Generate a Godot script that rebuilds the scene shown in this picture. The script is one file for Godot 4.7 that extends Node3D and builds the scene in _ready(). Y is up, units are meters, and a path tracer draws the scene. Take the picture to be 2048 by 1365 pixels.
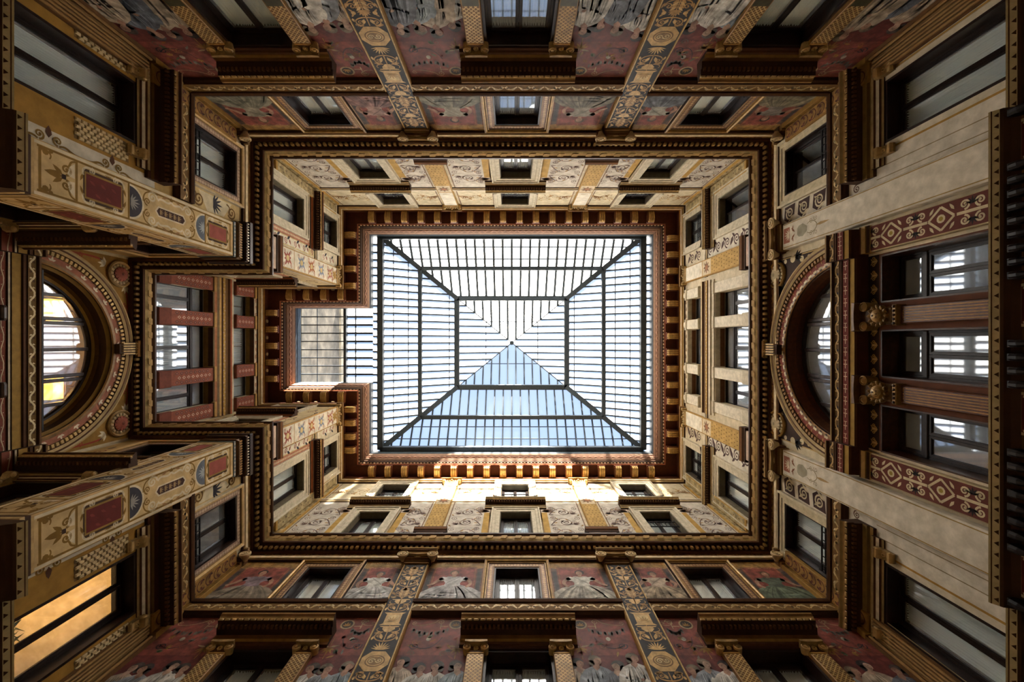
extends Node3D
# A glazed courtyard seen from its floor, looking straight up. x = picture right, z = picture up, y = up.
# Walls are described in their own axes: u to the right as one faces the wall, v above the lens, w out of the wall.
const LENS_Y := 1.5
const NORTH := 6.0
const EAST := 7.5
const BAY_BACK := 10.97     # the recessed bay of the west wall
const BAY_N := 2.55
const BAY_S := -2.69
var M := {}
var taken := {}
var proto := {}
var window_count := 0
var trim_count := 0
var rng := RandomNumberGenerator.new()

# ---------------------------------------------------------------- mesh builder
class B:
	var v := PackedVector3Array()
	var n := PackedVector3Array()
	var c := PackedColorArray()
	var T := Transform2D()
	var w := 0.0
	func tri(a: Vector3, b: Vector3, d: Vector3, col: Color) -> void:
		var nn := (b - a).cross(d - a).normalized()
		v.append(a); v.append(d); v.append(b)
		n.append(nn); n.append(nn); n.append(nn)
		c.append(col); c.append(col); c.append(col)
	func quad(a: Vector3, b: Vector3, d: Vector3, e: Vector3, col: Color) -> void:
		tri(a, b, d, col)
		tri(a, d, e, col)
	func box(x0: float, y0: float, z0: float, x1: float, y1: float, z1: float, col: Color) -> void:
		var p := [Vector3(x0, y0, z0), Vector3(x1, y0, z0), Vector3(x1, y1, z0), Vector3(x0, y1, z0), Vector3(x0, y0, z1), Vector3(x1, y0, z1), Vector3(x1, y1, z1), Vector3(x0, y1, z1)]
		quad(p[4], p[5], p[6], p[7], col)
		quad(p[1], p[0], p[3], p[2], col)
		quad(p[0], p[4], p[7], p[3], col)
		quad(p[5], p[1], p[2], p[6], col)
		quad(p[7], p[6], p[2], p[3], col)
		quad(p[0], p[1], p[5], p[4], col)
	func bev(x0: float, y0: float, z0: float, x1: float, y1: float, z1: float, e: float, col: Color) -> void:
		# a block whose front edges are chamfered by e
		var q := func(x: float, y: float, z: float) -> Vector3: return Vector3(x, y, z)
		var f := [q.call(x0 + e, y0 + e, z1), q.call(x1 - e, y0 + e, z1), q.call(x1 - e, y1 - e, z1), q.call(x0 + e, y1 - e, z1)]
		var m := [q.call(x0, y0, z1 - e), q.call(x1, y0, z1 - e), q.call(x1, y1, z1 - e), q.call(x0, y1, z1 - e)]
		var k := [q.call(x0, y0, z0), q.call(x1, y0, z0), q.call(x1, y1, z0), q.call(x0, y1, z0)]
		quad(f[0], f[1], f[2], f[3], col)
		for i in 4:
			var j := (i + 1) % 4
			quad(m[i], m[j], f[j], f[i], col)
			quad(k[i], k[j], m[j], m[i], col)
	func run(prof: Array, cols: Array, u0: float, u1: float, caps := true) -> void:
		# a moulding along u; prof holds [w, v] from the bottom up
		for i in prof.size() - 1:
			var a = prof[i]
			var b = prof[i + 1]
			var col: Color = cols[i % cols.size()]
			quad(Vector3(u0, a[1], a[0]), Vector3(u1, a[1], a[0]), Vector3(u1, b[1], b[0]), Vector3(u0, b[1], b[0]), col)
		if caps:
			var pol := PackedVector2Array()
			for p in prof:
				pol.append(Vector2(p[0], p[1]))
			pol.append(Vector2(prof[-1][0] * 0.0 - 0.02, prof[-1][1]))
			pol.append(Vector2(-0.02, prof[0][1]))
			var ix := Geometry2D.triangulate_polygon(pol)
			for i in range(0, ix.size(), 3):
				for s in [0, 1]:
					var uu := u1 if s else u0
					var t := [Vector3(uu, pol[ix[i]].y, pol[ix[i]].x), Vector3(uu, pol[ix[i + 1]].y, pol[ix[i + 1]].x), Vector3(uu, pol[ix[i + 2]].y, pol[ix[i + 2]].x)]
					var nn: Vector3 = (t[1] - t[0]).cross(t[2] - t[0])
					if (nn.x > 0) == bool(s):
						tri(t[0], t[1], t[2], cols[0])
					else:
						tri(t[0], t[2], t[1], cols[0])
	func surround(hw: float, v0: float, v1: float, prof: Array, cols: Array, four := false) -> void:
		# a mitred frame round an opening; prof holds [distance outward, w] from the opening outward
		for i in prof.size() - 1:
			var a = prof[i]
			var b = prof[i + 1]
			var col: Color = cols[i % cols.size()]
			var f := 1.0 if four else 0.0
			var p := [Vector3(-hw - a[0], v0 - a[0] * f, a[1]), Vector3(-hw - a[0], v1 + a[0], a[1]), Vector3(hw + a[0], v1 + a[0], a[1]), Vector3(hw + a[0], v0 - a[0] * f, a[1])]
			var q := [Vector3(-hw - b[0], v0 - b[0] * f, b[1]), Vector3(-hw - b[0], v1 + b[0], b[1]), Vector3(hw + b[0], v1 + b[0], b[1]), Vector3(hw + b[0], v0 - b[0] * f, b[1])]
			for k in (4 if four else 3):
				var j := (k + 1) % 4
				quad(p[k], p[j], q[j], q[k], col)
	func arc(cy: float, prof: Array, cols: Array, a0: float, a1: float, steps: int, cx := 0.0) -> void:
		# prof holds [radius, w]
		for i in prof.size() - 1:
			var a = prof[i]
			var b = prof[i + 1]
			for k in steps:
				var s := a0 + (a1 - a0) * k / steps
				var t := a0 + (a1 - a0) * (k + 1) / steps
				quad(Vector3(cx + a[0] * cos(s), cy + a[0] * sin(s), a[1]), Vector3(cx + b[0] * cos(s), cy + b[0] * sin(s), b[1]), Vector3(cx + b[0] * cos(t), cy + b[0] * sin(t), b[1]), Vector3(cx + a[0] * cos(t), cy + a[0] * sin(t), a[1]), cols[(k if cols.size() > 8 else i) % cols.size()])
	func lathe(o: Vector3, ax: Vector3, prof: Array, steps: int, col: Color) -> void:
		# prof holds [radius, along the axis]
		var e := ax.cross(Vector3(0.31, 0.17, 0.93)).normalized()
		var f := ax.cross(e)
		for i in prof.size() - 1:
			for k in steps:
				var d := e * cos(TAU * k / steps) + f * sin(TAU * k / steps)
				var g := e * cos(TAU * (k + 1) / steps) + f * sin(TAU * (k + 1) / steps)
				var a: Vector3 = o + ax * prof[i][1]
				var b: Vector3 = o + ax * prof[i + 1][1]
				quad(a + d * prof[i][0], a + g * prof[i][0], b + g * prof[i + 1][0], b + d * prof[i + 1][0], col)
	func bar(a: Vector3, b: Vector3, wx: float, wy: float, col: Color, upv := Vector3.UP) -> void:
		# a straight bar of rectangular section
		var d := (b - a).normalized()
		var s := d.cross(upv).normalized() * wx * 0.5
		var t := s.cross(d).normalized() * wy * 0.5
		var p := [a - s - t, a + s - t, a + s + t, a - s + t]
		var q := [b - s - t, b + s - t, b + s + t, b - s + t]
		for i in 4:
			var j := (i + 1) % 4
			quad(p[j], p[i], q[i], q[j], col)
		quad(p[0], p[1], p[2], p[3], col)
		quad(q[3], q[2], q[1], q[0], col)
	func slab(pol: PackedVector2Array, w0: float, w1: float, col: Color) -> void:
		# an outline with thickness
		var ix := Geometry2D.triangulate_polygon(pol)
		var area := 0.0
		for i in pol.size():
			area += pol[i].cross(pol[(i + 1) % pol.size()])
		for i in range(0, ix.size(), 3):
			var a := pol[ix[i]]
			var b := pol[ix[i + 1]]
			var d := pol[ix[i + 2]]
			if (b - a).cross(d - a) < 0:
				var e := b
				b = d
				d = e
			tri(Vector3(a.x, a.y, w1), Vector3(b.x, b.y, w1), Vector3(d.x, d.y, w1), col)
		for i in pol.size():
			var a := pol[i]
			var b := pol[(i + 1) % pol.size()]
			if area < 0:
				var e := a
				a = b
				b = e
			quad(Vector3(a.x, a.y, w0), Vector3(b.x, b.y, w0), Vector3(b.x, b.y, w1), Vector3(a.x, a.y, w1), col)
	# ---- paint: flat shapes laid on the wall, moved by T
	func ft(a: Vector2, b: Vector2, d: Vector2, col: Color) -> void:
		a = T * a
		b = T * b
		d = T * d
		if (b - a).cross(d - a) < 0:
			var e := b
			b = d
			d = e
		tri(Vector3(a.x, a.y, w), Vector3(b.x, b.y, w), Vector3(d.x, d.y, w), col)
	func rect(x0: float, y0: float, x1: float, y1: float, col: Color) -> void:
		ft(Vector2(x0, y0), Vector2(x1, y0), Vector2(x1, y1), col)
		ft(Vector2(x0, y0), Vector2(x1, y1), Vector2(x0, y1), col)
	func field(x0: float, y0: float, x1: float, y1: float, holes: Array, col: Color) -> void:
		# a rectangle that leaves openings free
		var xs := [x0, x1]
		var ys := [y0, y1]
		for r in holes:
			xs.append_array([clampf(r.position.x, x0, x1), clampf(r.end.x, x0, x1)])
			ys.append_array([clampf(r.position.y, y0, y1), clampf(r.end.y, y0, y1)])
		xs.sort()
		ys.sort()
		for i in xs.size() - 1:
			for j in ys.size() - 1:
				var m := Vector2(xs[i] + xs[i + 1], ys[j] + ys[j + 1]) / 2
				if xs[i + 1] - xs[i] > 1e-4 and ys[j + 1] - ys[j] > 1e-4 and not holes.any(func(r): return r.has_point(m)):
					rect(xs[i], ys[j], xs[i + 1], ys[j + 1], col)
	func poly(pts: PackedVector2Array, col: Color) -> void:
		var ix := Geometry2D.triangulate_polygon(pts)
		for i in range(0, ix.size(), 3):
			ft(pts[ix[i]], pts[ix[i + 1]], pts[ix[i + 2]], col)
	func disc(o: Vector2, rx: float, ry: float, col: Color, k := 12, turn := 0.0) -> void:
		for i in k:
			ft(o, o + Vector2(cos(TAU * i / k) * rx, sin(TAU * i / k) * ry).rotated(turn), o + Vector2(cos(TAU * (i + 1) / k) * rx, sin(TAU * (i + 1) / k) * ry).rotated(turn), col)
	func ribbon(p: PackedVector2Array, w0: float, w1: float, col: Color) -> void:
		var k := p.size()
		var l := PackedVector2Array()
		var r := PackedVector2Array()
		for i in k:
			var d := (p[mini(i + 1, k - 1)] - p[maxi(i - 1, 0)]).normalized().orthogonal() * lerpf(w0, w1, float(i) / (k - 1)) * 0.5
			l.append(p[i] + d)
			r.append(p[i] - d)
		for i in k - 1:
			ft(l[i], l[i + 1], r[i + 1], col)
			ft(l[i], r[i + 1], r[i], col)
	func line(a: Vector2, b: Vector2, wd: float, col: Color) -> void:
		ribbon(PackedVector2Array([a, b]), wd, wd, col)
	func spiral(o: Vector2, r: float, a0: float, turns: float, wd: float, col: Color) -> void:
		# starts on the rim at the angle a0 and winds inward; turns < 0 winds the other way
		var p := PackedVector2Array()
		var k := int(10 * absf(turns)) + 3
		for i in k + 1:
			var t := float(i) / k
			p.append(o + Vector2.from_angle(a0 + turns * TAU * t) * r * (1.0 - 0.82 * t))
		ribbon(p, wd, wd * 0.6, col)
		disc(p[k], wd * 0.7, wd * 0.7, col, 7)
	func leaf(o: Vector2, ang: float, l: float, wd: float, col: Color) -> void:
		var d := Vector2.from_angle(ang)
		var s := d.orthogonal() * wd * 0.5
		var p := [o, o + d * l * 0.35 + s, o + d * l * 0.7 + s * 0.7, o + d * l, o + d * l * 0.7 - s * 0.7, o + d * l * 0.35 - s]
		for i in range(1, 5):
			ft(p[0], p[i], p[i + 1], col)
	func palm(o: Vector2, ang: float, l: float, k: int, spread: float, col: Color) -> void:
		for i in k:
			var t := float(i) / maxi(k - 1, 1) - 0.5
			leaf(o, ang + t * spread, l * (1.0 - 0.35 * absf(t)), l * 1.3 / k, col)
	func curve(a: Vector2, b: Vector2, d: Vector2, e: Vector2, w0: float, w1: float, col: Color, k := 9) -> void:
		var p := PackedVector2Array()
		for i in k + 1:
			p.append(a.bezier_interpolate(b, d, e, float(i) / k))
		ribbon(p, w0, w1, col)
	func up() -> void:
		w += 0.0015
	func mesh() -> ArrayMesh:
		var a := []
		a.resize(Mesh.ARRAY_MAX)
		a[Mesh.ARRAY_VERTEX] = v
		a[Mesh.ARRAY_NORMAL] = n
		a[Mesh.ARRAY_COLOR] = c
		var m := ArrayMesh.new()
		if v.size():
			m.add_surface_from_arrays(Mesh.PRIMITIVE_TRIANGLES, a)
		return m

# ---------------------------------------------------------------- scene helpers
func C(hex: String) -> Color:
	return Color(hex).srgb_to_linear()

func numbered(called: String) -> String:
	var k: int = taken.get(called, 0)
	taken[called] = k + 1
	return called if k == 0 else "%s_%03d" % [called, k]

func thing(called: String, label: String, category: String, at: Transform3D, group := "") -> Node3D:
	var o := Node3D.new()
	o.name = numbered(called)
	add_child(o)
	o.transform = at
	o.set_meta("label", label)
	o.set_meta("category", category)
	if group:
		o.set_meta("group", group)
	return o

func structure(called: String, at := Transform3D()) -> Node3D:
	var o := Node3D.new()
	o.name = called
	add_child(o)
	o.transform = at
	o.set_meta("kind", "structure")
	return o

func trim(at := Transform3D()) -> Node3D:
	trim_count += 1
	return structure("trim_%d" % trim_count, at)

func part(parent: Node3D, called: String, what, mat: String, at := Transform3D()) -> MeshInstance3D:
	var o := MeshInstance3D.new()
	o.name = called
	o.mesh = what if what is Mesh else what.mesh()
	o.material_override = null
	o.set_surface_override_material(0, M[mat]) if o.mesh.get_surface_count() else null
	o.transform = at
	parent.add_child(o, true)
	return o

func stuff(o: Node) -> void:
	o.set_meta("kind", "stuff")

func face(side: String) -> Transform3D:
	# the axes of a wall; origin at the middle of the wall at the height of the lens
	match side:
		"N": return Transform3D(Basis(Vector3(-1, 0, 0), Vector3.UP, Vector3(0, 0, -1)), Vector3(0, LENS_Y, NORTH))
		"S": return Transform3D(Basis(Vector3(1, 0, 0), Vector3.UP, Vector3(0, 0, 1)), Vector3(0, LENS_Y, -NORTH))
		"E": return Transform3D(Basis(Vector3(0, 0, 1), Vector3.UP, Vector3(-1, 0, 0)), Vector3(EAST, LENS_Y, 0))
		"W": return Transform3D(Basis(Vector3(0, 0, -1), Vector3.UP, Vector3(1, 0, 0)), Vector3(-EAST, LENS_Y, 0))
		"BACK": return Transform3D(Basis(Vector3(0, 0, -1), Vector3.UP, Vector3(1, 0, 0)), Vector3(-BAY_BACK, LENS_Y, 0))
		"BN": return Transform3D(Basis(Vector3(-1, 0, 0), Vector3.UP, Vector3(0, 0, -1)), Vector3(0, LENS_Y, BAY_N))
		_: return Transform3D(Basis(Vector3(1, 0, 0), Vector3.UP, Vector3(0, 0, 1)), Vector3(0, LENS_Y, BAY_S))

func at(side: String, u: float, v := 0.0, w := 0.0) -> Transform3D:
	return face(side) * Transform3D(Basis(), Vector3(u, v, w))

func paint_material(called: String, lo: float, hi: float, size: float, rough: float, relief: float, metal := 0.0) -> void:
	var nz := FastNoiseLite.new()
	nz.seed = called.hash() % 1000
	nz.frequency = 0.012
	nz.fractal_octaves = 6
	nz.fractal_gain = 0.6
	var t := NoiseTexture2D.new()
	t.width = 512
	t.height = 512
	t.seamless = true
	t.noise = nz
	var g := Gradient.new()
	g.set_color(0, Color(lo, lo, lo * 0.97))
	g.set_color(1, Color(hi, hi, hi))
	t.color_ramp = g
	var m := StandardMaterial3D.new()
	m.resource_name = called
	m.albedo_texture = t
	m.vertex_color_use_as_albedo = true
	m.uv1_triplanar = true
	m.uv1_world_triplanar = true
	m.uv1_scale = Vector3.ONE * size
	m.roughness = rough
	m.metallic = metal
	m.metallic_specular = 0.35
	if relief > 0:
		m.heightmap_enabled = true
		m.heightmap_texture = t
		m.heightmap_scale = relief
	M[called] = m

func materials() -> void:
	paint_material("plaster", 0.8, 1.0, 0.45, 0.85, 0.5)
	paint_material("fresco", 0.5, 1.0, 0.55, 0.6, 0.3)
	paint_material("stone", 0.78, 1.0, 0.7, 0.75, 0.5)
	paint_material("gilt", 0.7, 1.0, 0.9, 0.45, 0.3, 0.15)
	paint_material("wood", 0.6, 1.0, 1.2, 0.38, 0.15)
	paint_material("iron", 0.75, 1.0, 1.5, 0.5, 0.1)
	paint_material("weathered", 0.35, 1.0, 0.12, 0.95, 1.0)
	var g := StandardMaterial3D.new()
	g.resource_name = "window_glass"
	g.transparency = BaseMaterial3D.TRANSPARENCY_ALPHA
	g.albedo_color = Color(0.86, 0.9, 0.94, 0.1)
	g.roughness = 0.03
	g.metallic = 0.42
	M.glass = g
	for k in 3:
		var s := StandardMaterial3D.new()
		s.resource_name = "milk_glass"
		s.transparency = BaseMaterial3D.TRANSPARENCY_ALPHA
		s.albedo_color = Color(0.93, 0.95, 0.96, 0.03)
		s.roughness = 0.05
		s.backlight_enabled = true
		s.backlight = Color(1, 1, 1) * [0.97, 0.985, 1.0][k]      # milk glass: half of the sun and sky light is scattered on its way through
		M["pane%d" % k] = s
	var cl: StandardMaterial3D = M.pane0.duplicate()
	cl.backlight = (Color(1, 1, 1) * 0.02).linear_to_srgb()
	M.pane_clear = cl
	var gc: StandardMaterial3D = M.glass.duplicate()
	gc.metallic = 0.1
	gc.albedo_color.a = 0.03
	M.clear = gc
	var c := StandardMaterial3D.new()
	c.resource_name = "curtain_voile"
	c.albedo_color = Color(0.92, 0.96, 0.93)
	c.roughness = 0.95
	c.backlight_enabled = true
	c.backlight = Color(0.25, 0.25, 0.23)
	M.voile = c
	var l := StandardMaterial3D.new()
	l.resource_name = "lamp_glow"
	l.albedo_color = Color(1, 0.85, 0.5)
	l.emission_enabled = true
	l.emission = Color(1, 0.72, 0.25)
	l.emission_energy_multiplier = 2.2
	M.lamp = l

# ---------------------------------------------------------------- colours of the place
var cream := C("dccdb0")
var pale := C("e6d9c0")
var stone := C("d2c5ac")
var ochre := C("a97c36")
var gold := C("c99a55")
var golden := C("e0bc80")
var brown := C("5b3a20")
var umber := C("452c19")
var rust := C("7d4222")
var black := C("1b1512")
var sash := C("2e211c")
var red := C("8c4538")
var wine := C("5e2a24")
var plum := C("4a3430")
var slate := C("3c3a40")
var steel := C("56616c")

const AXES := [-4.87, 0.16, 5.13]        # window axes of the long walls, world x
const PILS := [-2.55, 2.87]
const WHERE := {"N": "shaded fresco wall", "S": "sunlit fresco wall", "E": "lion-head wall", "W": "recessed-bay wall", "BACK": "back of the recessed bay"}

func _ready() -> void:
	rng.seed = 7
	var cam := Camera3D.new()
	cam.name = "camera"
	cam.fov = rad_to_deg(2.0 * atan(682.5 / 850.0))
	cam.near = 0.05
	cam.far = 300.0
	add_child(cam)
	cam.transform = Transform3D(Basis(Vector3(1, 0, 0), Vector3(0, 0, 1), Vector3(0, -1, 0)), Vector3(0.03, LENS_Y, 0.146))
	cam.current = true
	var env := Environment.new()
	env.background_mode = Environment.BG_SKY
	env.tonemap_mode = Environment.TONE_MAPPER_LINEAR
	env.tonemap_exposure = 2.55
	env.sdfgi_enabled = true
	env.ssao_enabled = true
	env.ssil_enabled = true
	env.sky = sky()
	env.background_energy_multiplier = 0.52
	var we := WorldEnvironment.new()
	we.name = "environment"
	we.environment = env
	add_child(we)
	var sun := DirectionalLight3D.new()
	sun.name = "sun"
	add_child(sun)
	sun.look_at_from_position(Vector3.ZERO, -Vector3(0.035, 0.37, 0.94), Vector3.UP)
	sun.light_color = Color(1.0, 0.96, 0.9)
	sun.light_energy = 17.0
	sun.light_angular_distance = 1.5
	sun.shadow_enabled = true
	materials()
	shell()
	cornices()
	long_wall("N")
	long_wall("S")
	flanks("E")
	flanks("W")
	lion_bay()
	recess()
	low_cornice()
	upper_triples()
	skylight()
	outside()

func sky() -> Sky:
	var w := 512
	var h := 256
	var im := Image.create(w, h, false, Image.FORMAT_RGBF)
	var nz := FastNoiseLite.new()
	nz.seed = 11
	nz.frequency = 0.9
	nz.fractal_octaves = 5
	for y in h:
		var el := PI * (0.5 - (y + 0.5) / h)
		for x in w:
			var az := TAU * (x + 0.5) / w
			var d := Vector3(sin(az) * cos(el), sin(el), -cos(az) * cos(el))
			var hz := pow(1.0 - clampf(d.y, 0, 1), 2.0)
			var c := Color(0.34, 0.56, 0.95).lerp(Color(0.8, 0.88, 0.98), 0.12 + 0.7 * hz)
			var q := clampf(nz.get_noise_3d(d.x * 2.0, d.y * 2.0, d.z * 2.0) * 1.6 + 0.25, 0.0, 1.0)
			c = c.lerp(Color(0.98, 0.98, 0.98), q * 0.35)
			if d.y < 0:
				c = Color(0.45, 0.42, 0.38)
			im.set_pixel(x, y, c)
	var p := PanoramaSkyMaterial.new()
	p.panorama = ImageTexture.create_from_image(im)
	var s := Sky.new()
	s.sky_material = p
	return s

# ---------------------------------------------------------------- walls, slabs, floor
const KIND := {"A": [0.67, 5.6, 8.43], "M": [0.6, 9.86, 11.5], "C": [0.55, 13.1, 15.2], "D": [0.58, 16.72, 18.1],
	"a": [0.62, 5.6, 8.5], "m": [0.62, 9.92, 11.6], "c": [0.56, 13.1, 15.3], "d": [0.59, 16.72, 18.2]}
const DEEP := 0.45

func axes_of(side: String) -> Array:
	match side:
		"N": return [-AXES[2], -AXES[1], -AXES[0]]
		"S": return [AXES[0], AXES[1], AXES[2]]
		"E": return [4.72, -4.9]
		"W": return [-4.7, 4.68]
		"BN": return [9.25]
		_: return [-9.25]

func wall(called: String, side: String, u0: float, u1: float, holes: Array, col: Color, arch := []) -> void:
	var v0 := -LENS_Y
	var v1 := 20.2
	var us := [u0, u1]
	var vs := [v0, v1]
	var gone := holes.duplicate()
	if arch:
		gone.append(Rect2(arch[0] - arch[2], arch[1], 2 * arch[2], arch[2]))
	for r in gone:
		us.append_array([r.position.x, r.end.x])
		vs.append_array([r.position.y, r.end.y])
	us.sort()
	vs.sort()
	var b := B.new()
	for i in us.size() - 1:
		if us[i + 1] - us[i] < 1e-4:
			continue
		for j in vs.size() - 1:
			if vs[j + 1] - vs[j] < 1e-4:
				continue
			var m := Vector2(us[i] + us[i + 1], vs[j] + vs[j + 1]) / 2
			if gone.any(func(r): return r.has_point(m)):
				continue
			b.quad(Vector3(us[i], vs[j], 0), Vector3(us[i + 1], vs[j], 0), Vector3(us[i + 1], vs[j + 1], 0), Vector3(us[i], vs[j + 1], 0), col)
			b.quad(Vector3(us[i + 1], vs[j], -DEEP), Vector3(us[i], vs[j], -DEEP), Vector3(us[i], vs[j + 1], -DEEP), Vector3(us[i + 1], vs[j + 1], -DEEP), col)
	for r in holes:
		var a := Vector2(r.position)
		var e := Vector2(r.end)
		b.quad(Vector3(a.x, a.y, -DEEP), Vector3(a.x, a.y, 0), Vector3(a.x, e.y, 0), Vector3(a.x, e.y, -DEEP), col)
		b.quad(Vector3(e.x, a.y, 0), Vector3(e.x, a.y, -DEEP), Vector3(e.x, e.y, -DEEP), Vector3(e.x, e.y, 0), col)
		b.quad(Vector3(a.x, e.y, 0), Vector3(e.x, e.y, 0), Vector3(e.x, e.y, -DEEP), Vector3(a.x, e.y, -DEEP), col)
		b.quad(Vector3(a.x, a.y, -DEEP), Vector3(e.x, a.y, -DEEP), Vector3(e.x, a.y, 0), Vector3(a.x, a.y, 0), col)
	if arch:
		var R: float = arch[2]
		for k in 48:
			var s := PI * k / 48
			var t := PI * (k + 1) / 48
			var p := Vector2(arch[0] + R * cos(s), arch[1] + R * sin(s))
			var q := Vector2(arch[0] + R * cos(t), arch[1] + R * sin(t))
			var top: float = arch[1] + R
			for z in [0.0, -DEEP]:
				b.quad(Vector3(p.x, p.y, z), Vector3(p.x, top, z), Vector3(q.x, top, z), Vector3(q.x, q.y, z), col)
			b.quad(Vector3(p.x, p.y, 0), Vector3(q.x, q.y, 0), Vector3(q.x, q.y, -DEEP), Vector3(p.x, p.y, -DEEP), col)
	var o := structure(called, face(side))
	part(o, "masonry", b, "plaster")

func holes_of(side: String, kinds: String) -> Array:
	var out := []
	for u in axes_of(side):
		for k in kinds:
			var d: Array = KIND[k]
			out.append(Rect2(u - d[0], d[1], 2 * d[0], d[2] - d[1]))
	return out

func shell() -> void:
	wall("wall_north", "N", -EAST, EAST, holes_of("N", "AMCD"), cream)
	wall("wall_south", "S", -EAST, EAST, holes_of("S", "AMCD"), cream)
	var he := holes_of("E", "amcd")
	for u in [1.4, -0.11, -1.62]:
		he.append(Rect2(u - 0.48, 5.6, 0.96, 3.0))
	he.append(Rect2(-2.11, 13.1, 4.04, 2.54))
	he.append(Rect2(-2.11, 16.8, 4.04, 1.3))
	wall("wall_east", "E", -NORTH, NORTH, he, cream, [-0.09, 9.55, 2.0])
	# the west wall and its bay
	var hw := holes_of("W", "amcd")
	wall("wall_west_north", "W", -NORTH, -BAY_N, hw.filter(func(r): return r.position.x < 0), cream)
	wall("wall_west_south", "W", -BAY_S, NORTH, hw.filter(func(r): return r.position.x > 0), cream)
	wall("wall_bay_north", "BN", EAST + 0.01, BAY_BACK, holes_of("BN", "amcd"), cream)
	wall("wall_bay_south", "BS", -BAY_BACK, -EAST - 0.01, holes_of("BS", "amcd"), cream)
	wall("wall_bay_back", "BACK", -BAY_N, -BAY_S, [Rect2(-2.03, 13.1, 4.2, 2.56), Rect2(-2.03, 16.8, 4.2, 1.34)], cream, [0.07, 9.6, 2.05])
	var b := B.new()
	b.box(-14.6, -0.3, -9.6, 11.1, 0.0, 9.6, C("c9bda8"))
	part(structure("floor"), "paving", b, "stone")
	# the rooms round the court: floor slabs and outer walls
	var strips := [[-14.5, 6.45, 11.0, 9.5], [-14.5, -9.5, 11.0, -6.45], [7.95, -6.45, 11.0, 6.45], [-14.5, -6.45, -11.42, 6.45], [-11.42, 3.0, -7.95, 6.45], [-11.42, -6.45, -7.95, -3.14]]
	var k := 0
	for v in [9.25, 12.3, 16.15, 20.0]:
		b = B.new()
		for s in strips:
			b.box(s[0], v + LENS_Y, s[1], s[2], v + LENS_Y + 0.2, s[3], C("d9cdb8"))
		k += 1
		part(structure("ceiling" if k == 1 else "ceiling_%d" % k), "slab", b, "plaster")
	b = B.new()
	for s in [[-14.8, -9.8, -14.5, 9.8], [11.0, -9.8, 11.3, 9.8], [-14.8, 9.5, 11.3, 9.8], [-14.8, -9.8, 11.3, -9.5]]:
		b.box(s[0], 0, s[1], s[2], 21.7, s[3], C("a8977c"))
	part(structure("wall_outer"), "masonry", b, "plaster")

# ---------------------------------------------------------------- cornices that run round the court
func court() -> Array:
	return [Vector2(-EAST, NORTH), Vector2(EAST, NORTH), Vector2(EAST, -NORTH), Vector2(-EAST, -NORTH), Vector2(-EAST, BAY_S), Vector2(-BAY_BACK, BAY_S), Vector2(-BAY_BACK, BAY_N), Vector2(-EAST, BAY_N)]

func inward(i: int) -> Vector2:
	var c := court()
	var d: Vector2 = (c[(i + 1) % 8] - c[i]).normalized()
	return Vector2(d.y, -d.x)

func corner(i: int, p: float, v: float) -> Vector3:
	var q: Vector2 = court()[i % 8] + (inward(i % 8) + inward((i + 7) % 8)) * p
	return Vector3(q.x, v + LENS_Y, q.y)

func ring(i: int, prof: Array, cols: Array) -> B:
	# one side of a moulding that runs round the court, mitred at both ends; prof holds [projection, height]
	var b := B.new()
	for k in prof.size() - 1:
		var p = prof[k]
		var q = prof[k + 1]
		b.quad(corner(i + 1, p[0], p[1]), corner(i, p[0], p[1]), corner(i, q[0], q[1]), corner(i + 1, q[0], q[1]), cols[k % cols.size()])
	return b

func along(i: int, p: float, v: float, spacing: float, inset: float) -> Array:
	# places in a row along one side, each with the wall's axes
	var a := corner(i, p, v)
	var e := corner(i + 1, p, v)
	var l := a.distance_to(e) - 2 * inset
	var k := maxi(1, roundi(l / spacing))
	var d := (e - a).normalized()
	var n2 := inward(i)
	var bs := Basis(-d, Vector3.UP, Vector3(n2.x, 0, n2.y))
	var out := []
	for j in k + 1:
		out.append(Transform3D(bs, a + d * (inset + l * j / k)))
	return out

func put(b: B, m: B, t: Transform3D) -> void:
	for i in m.v.size():
		b.v.append(t * m.v[i])
		b.n.append(t.basis * m.n[i])
		b.c.append(m.c[i])

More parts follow.
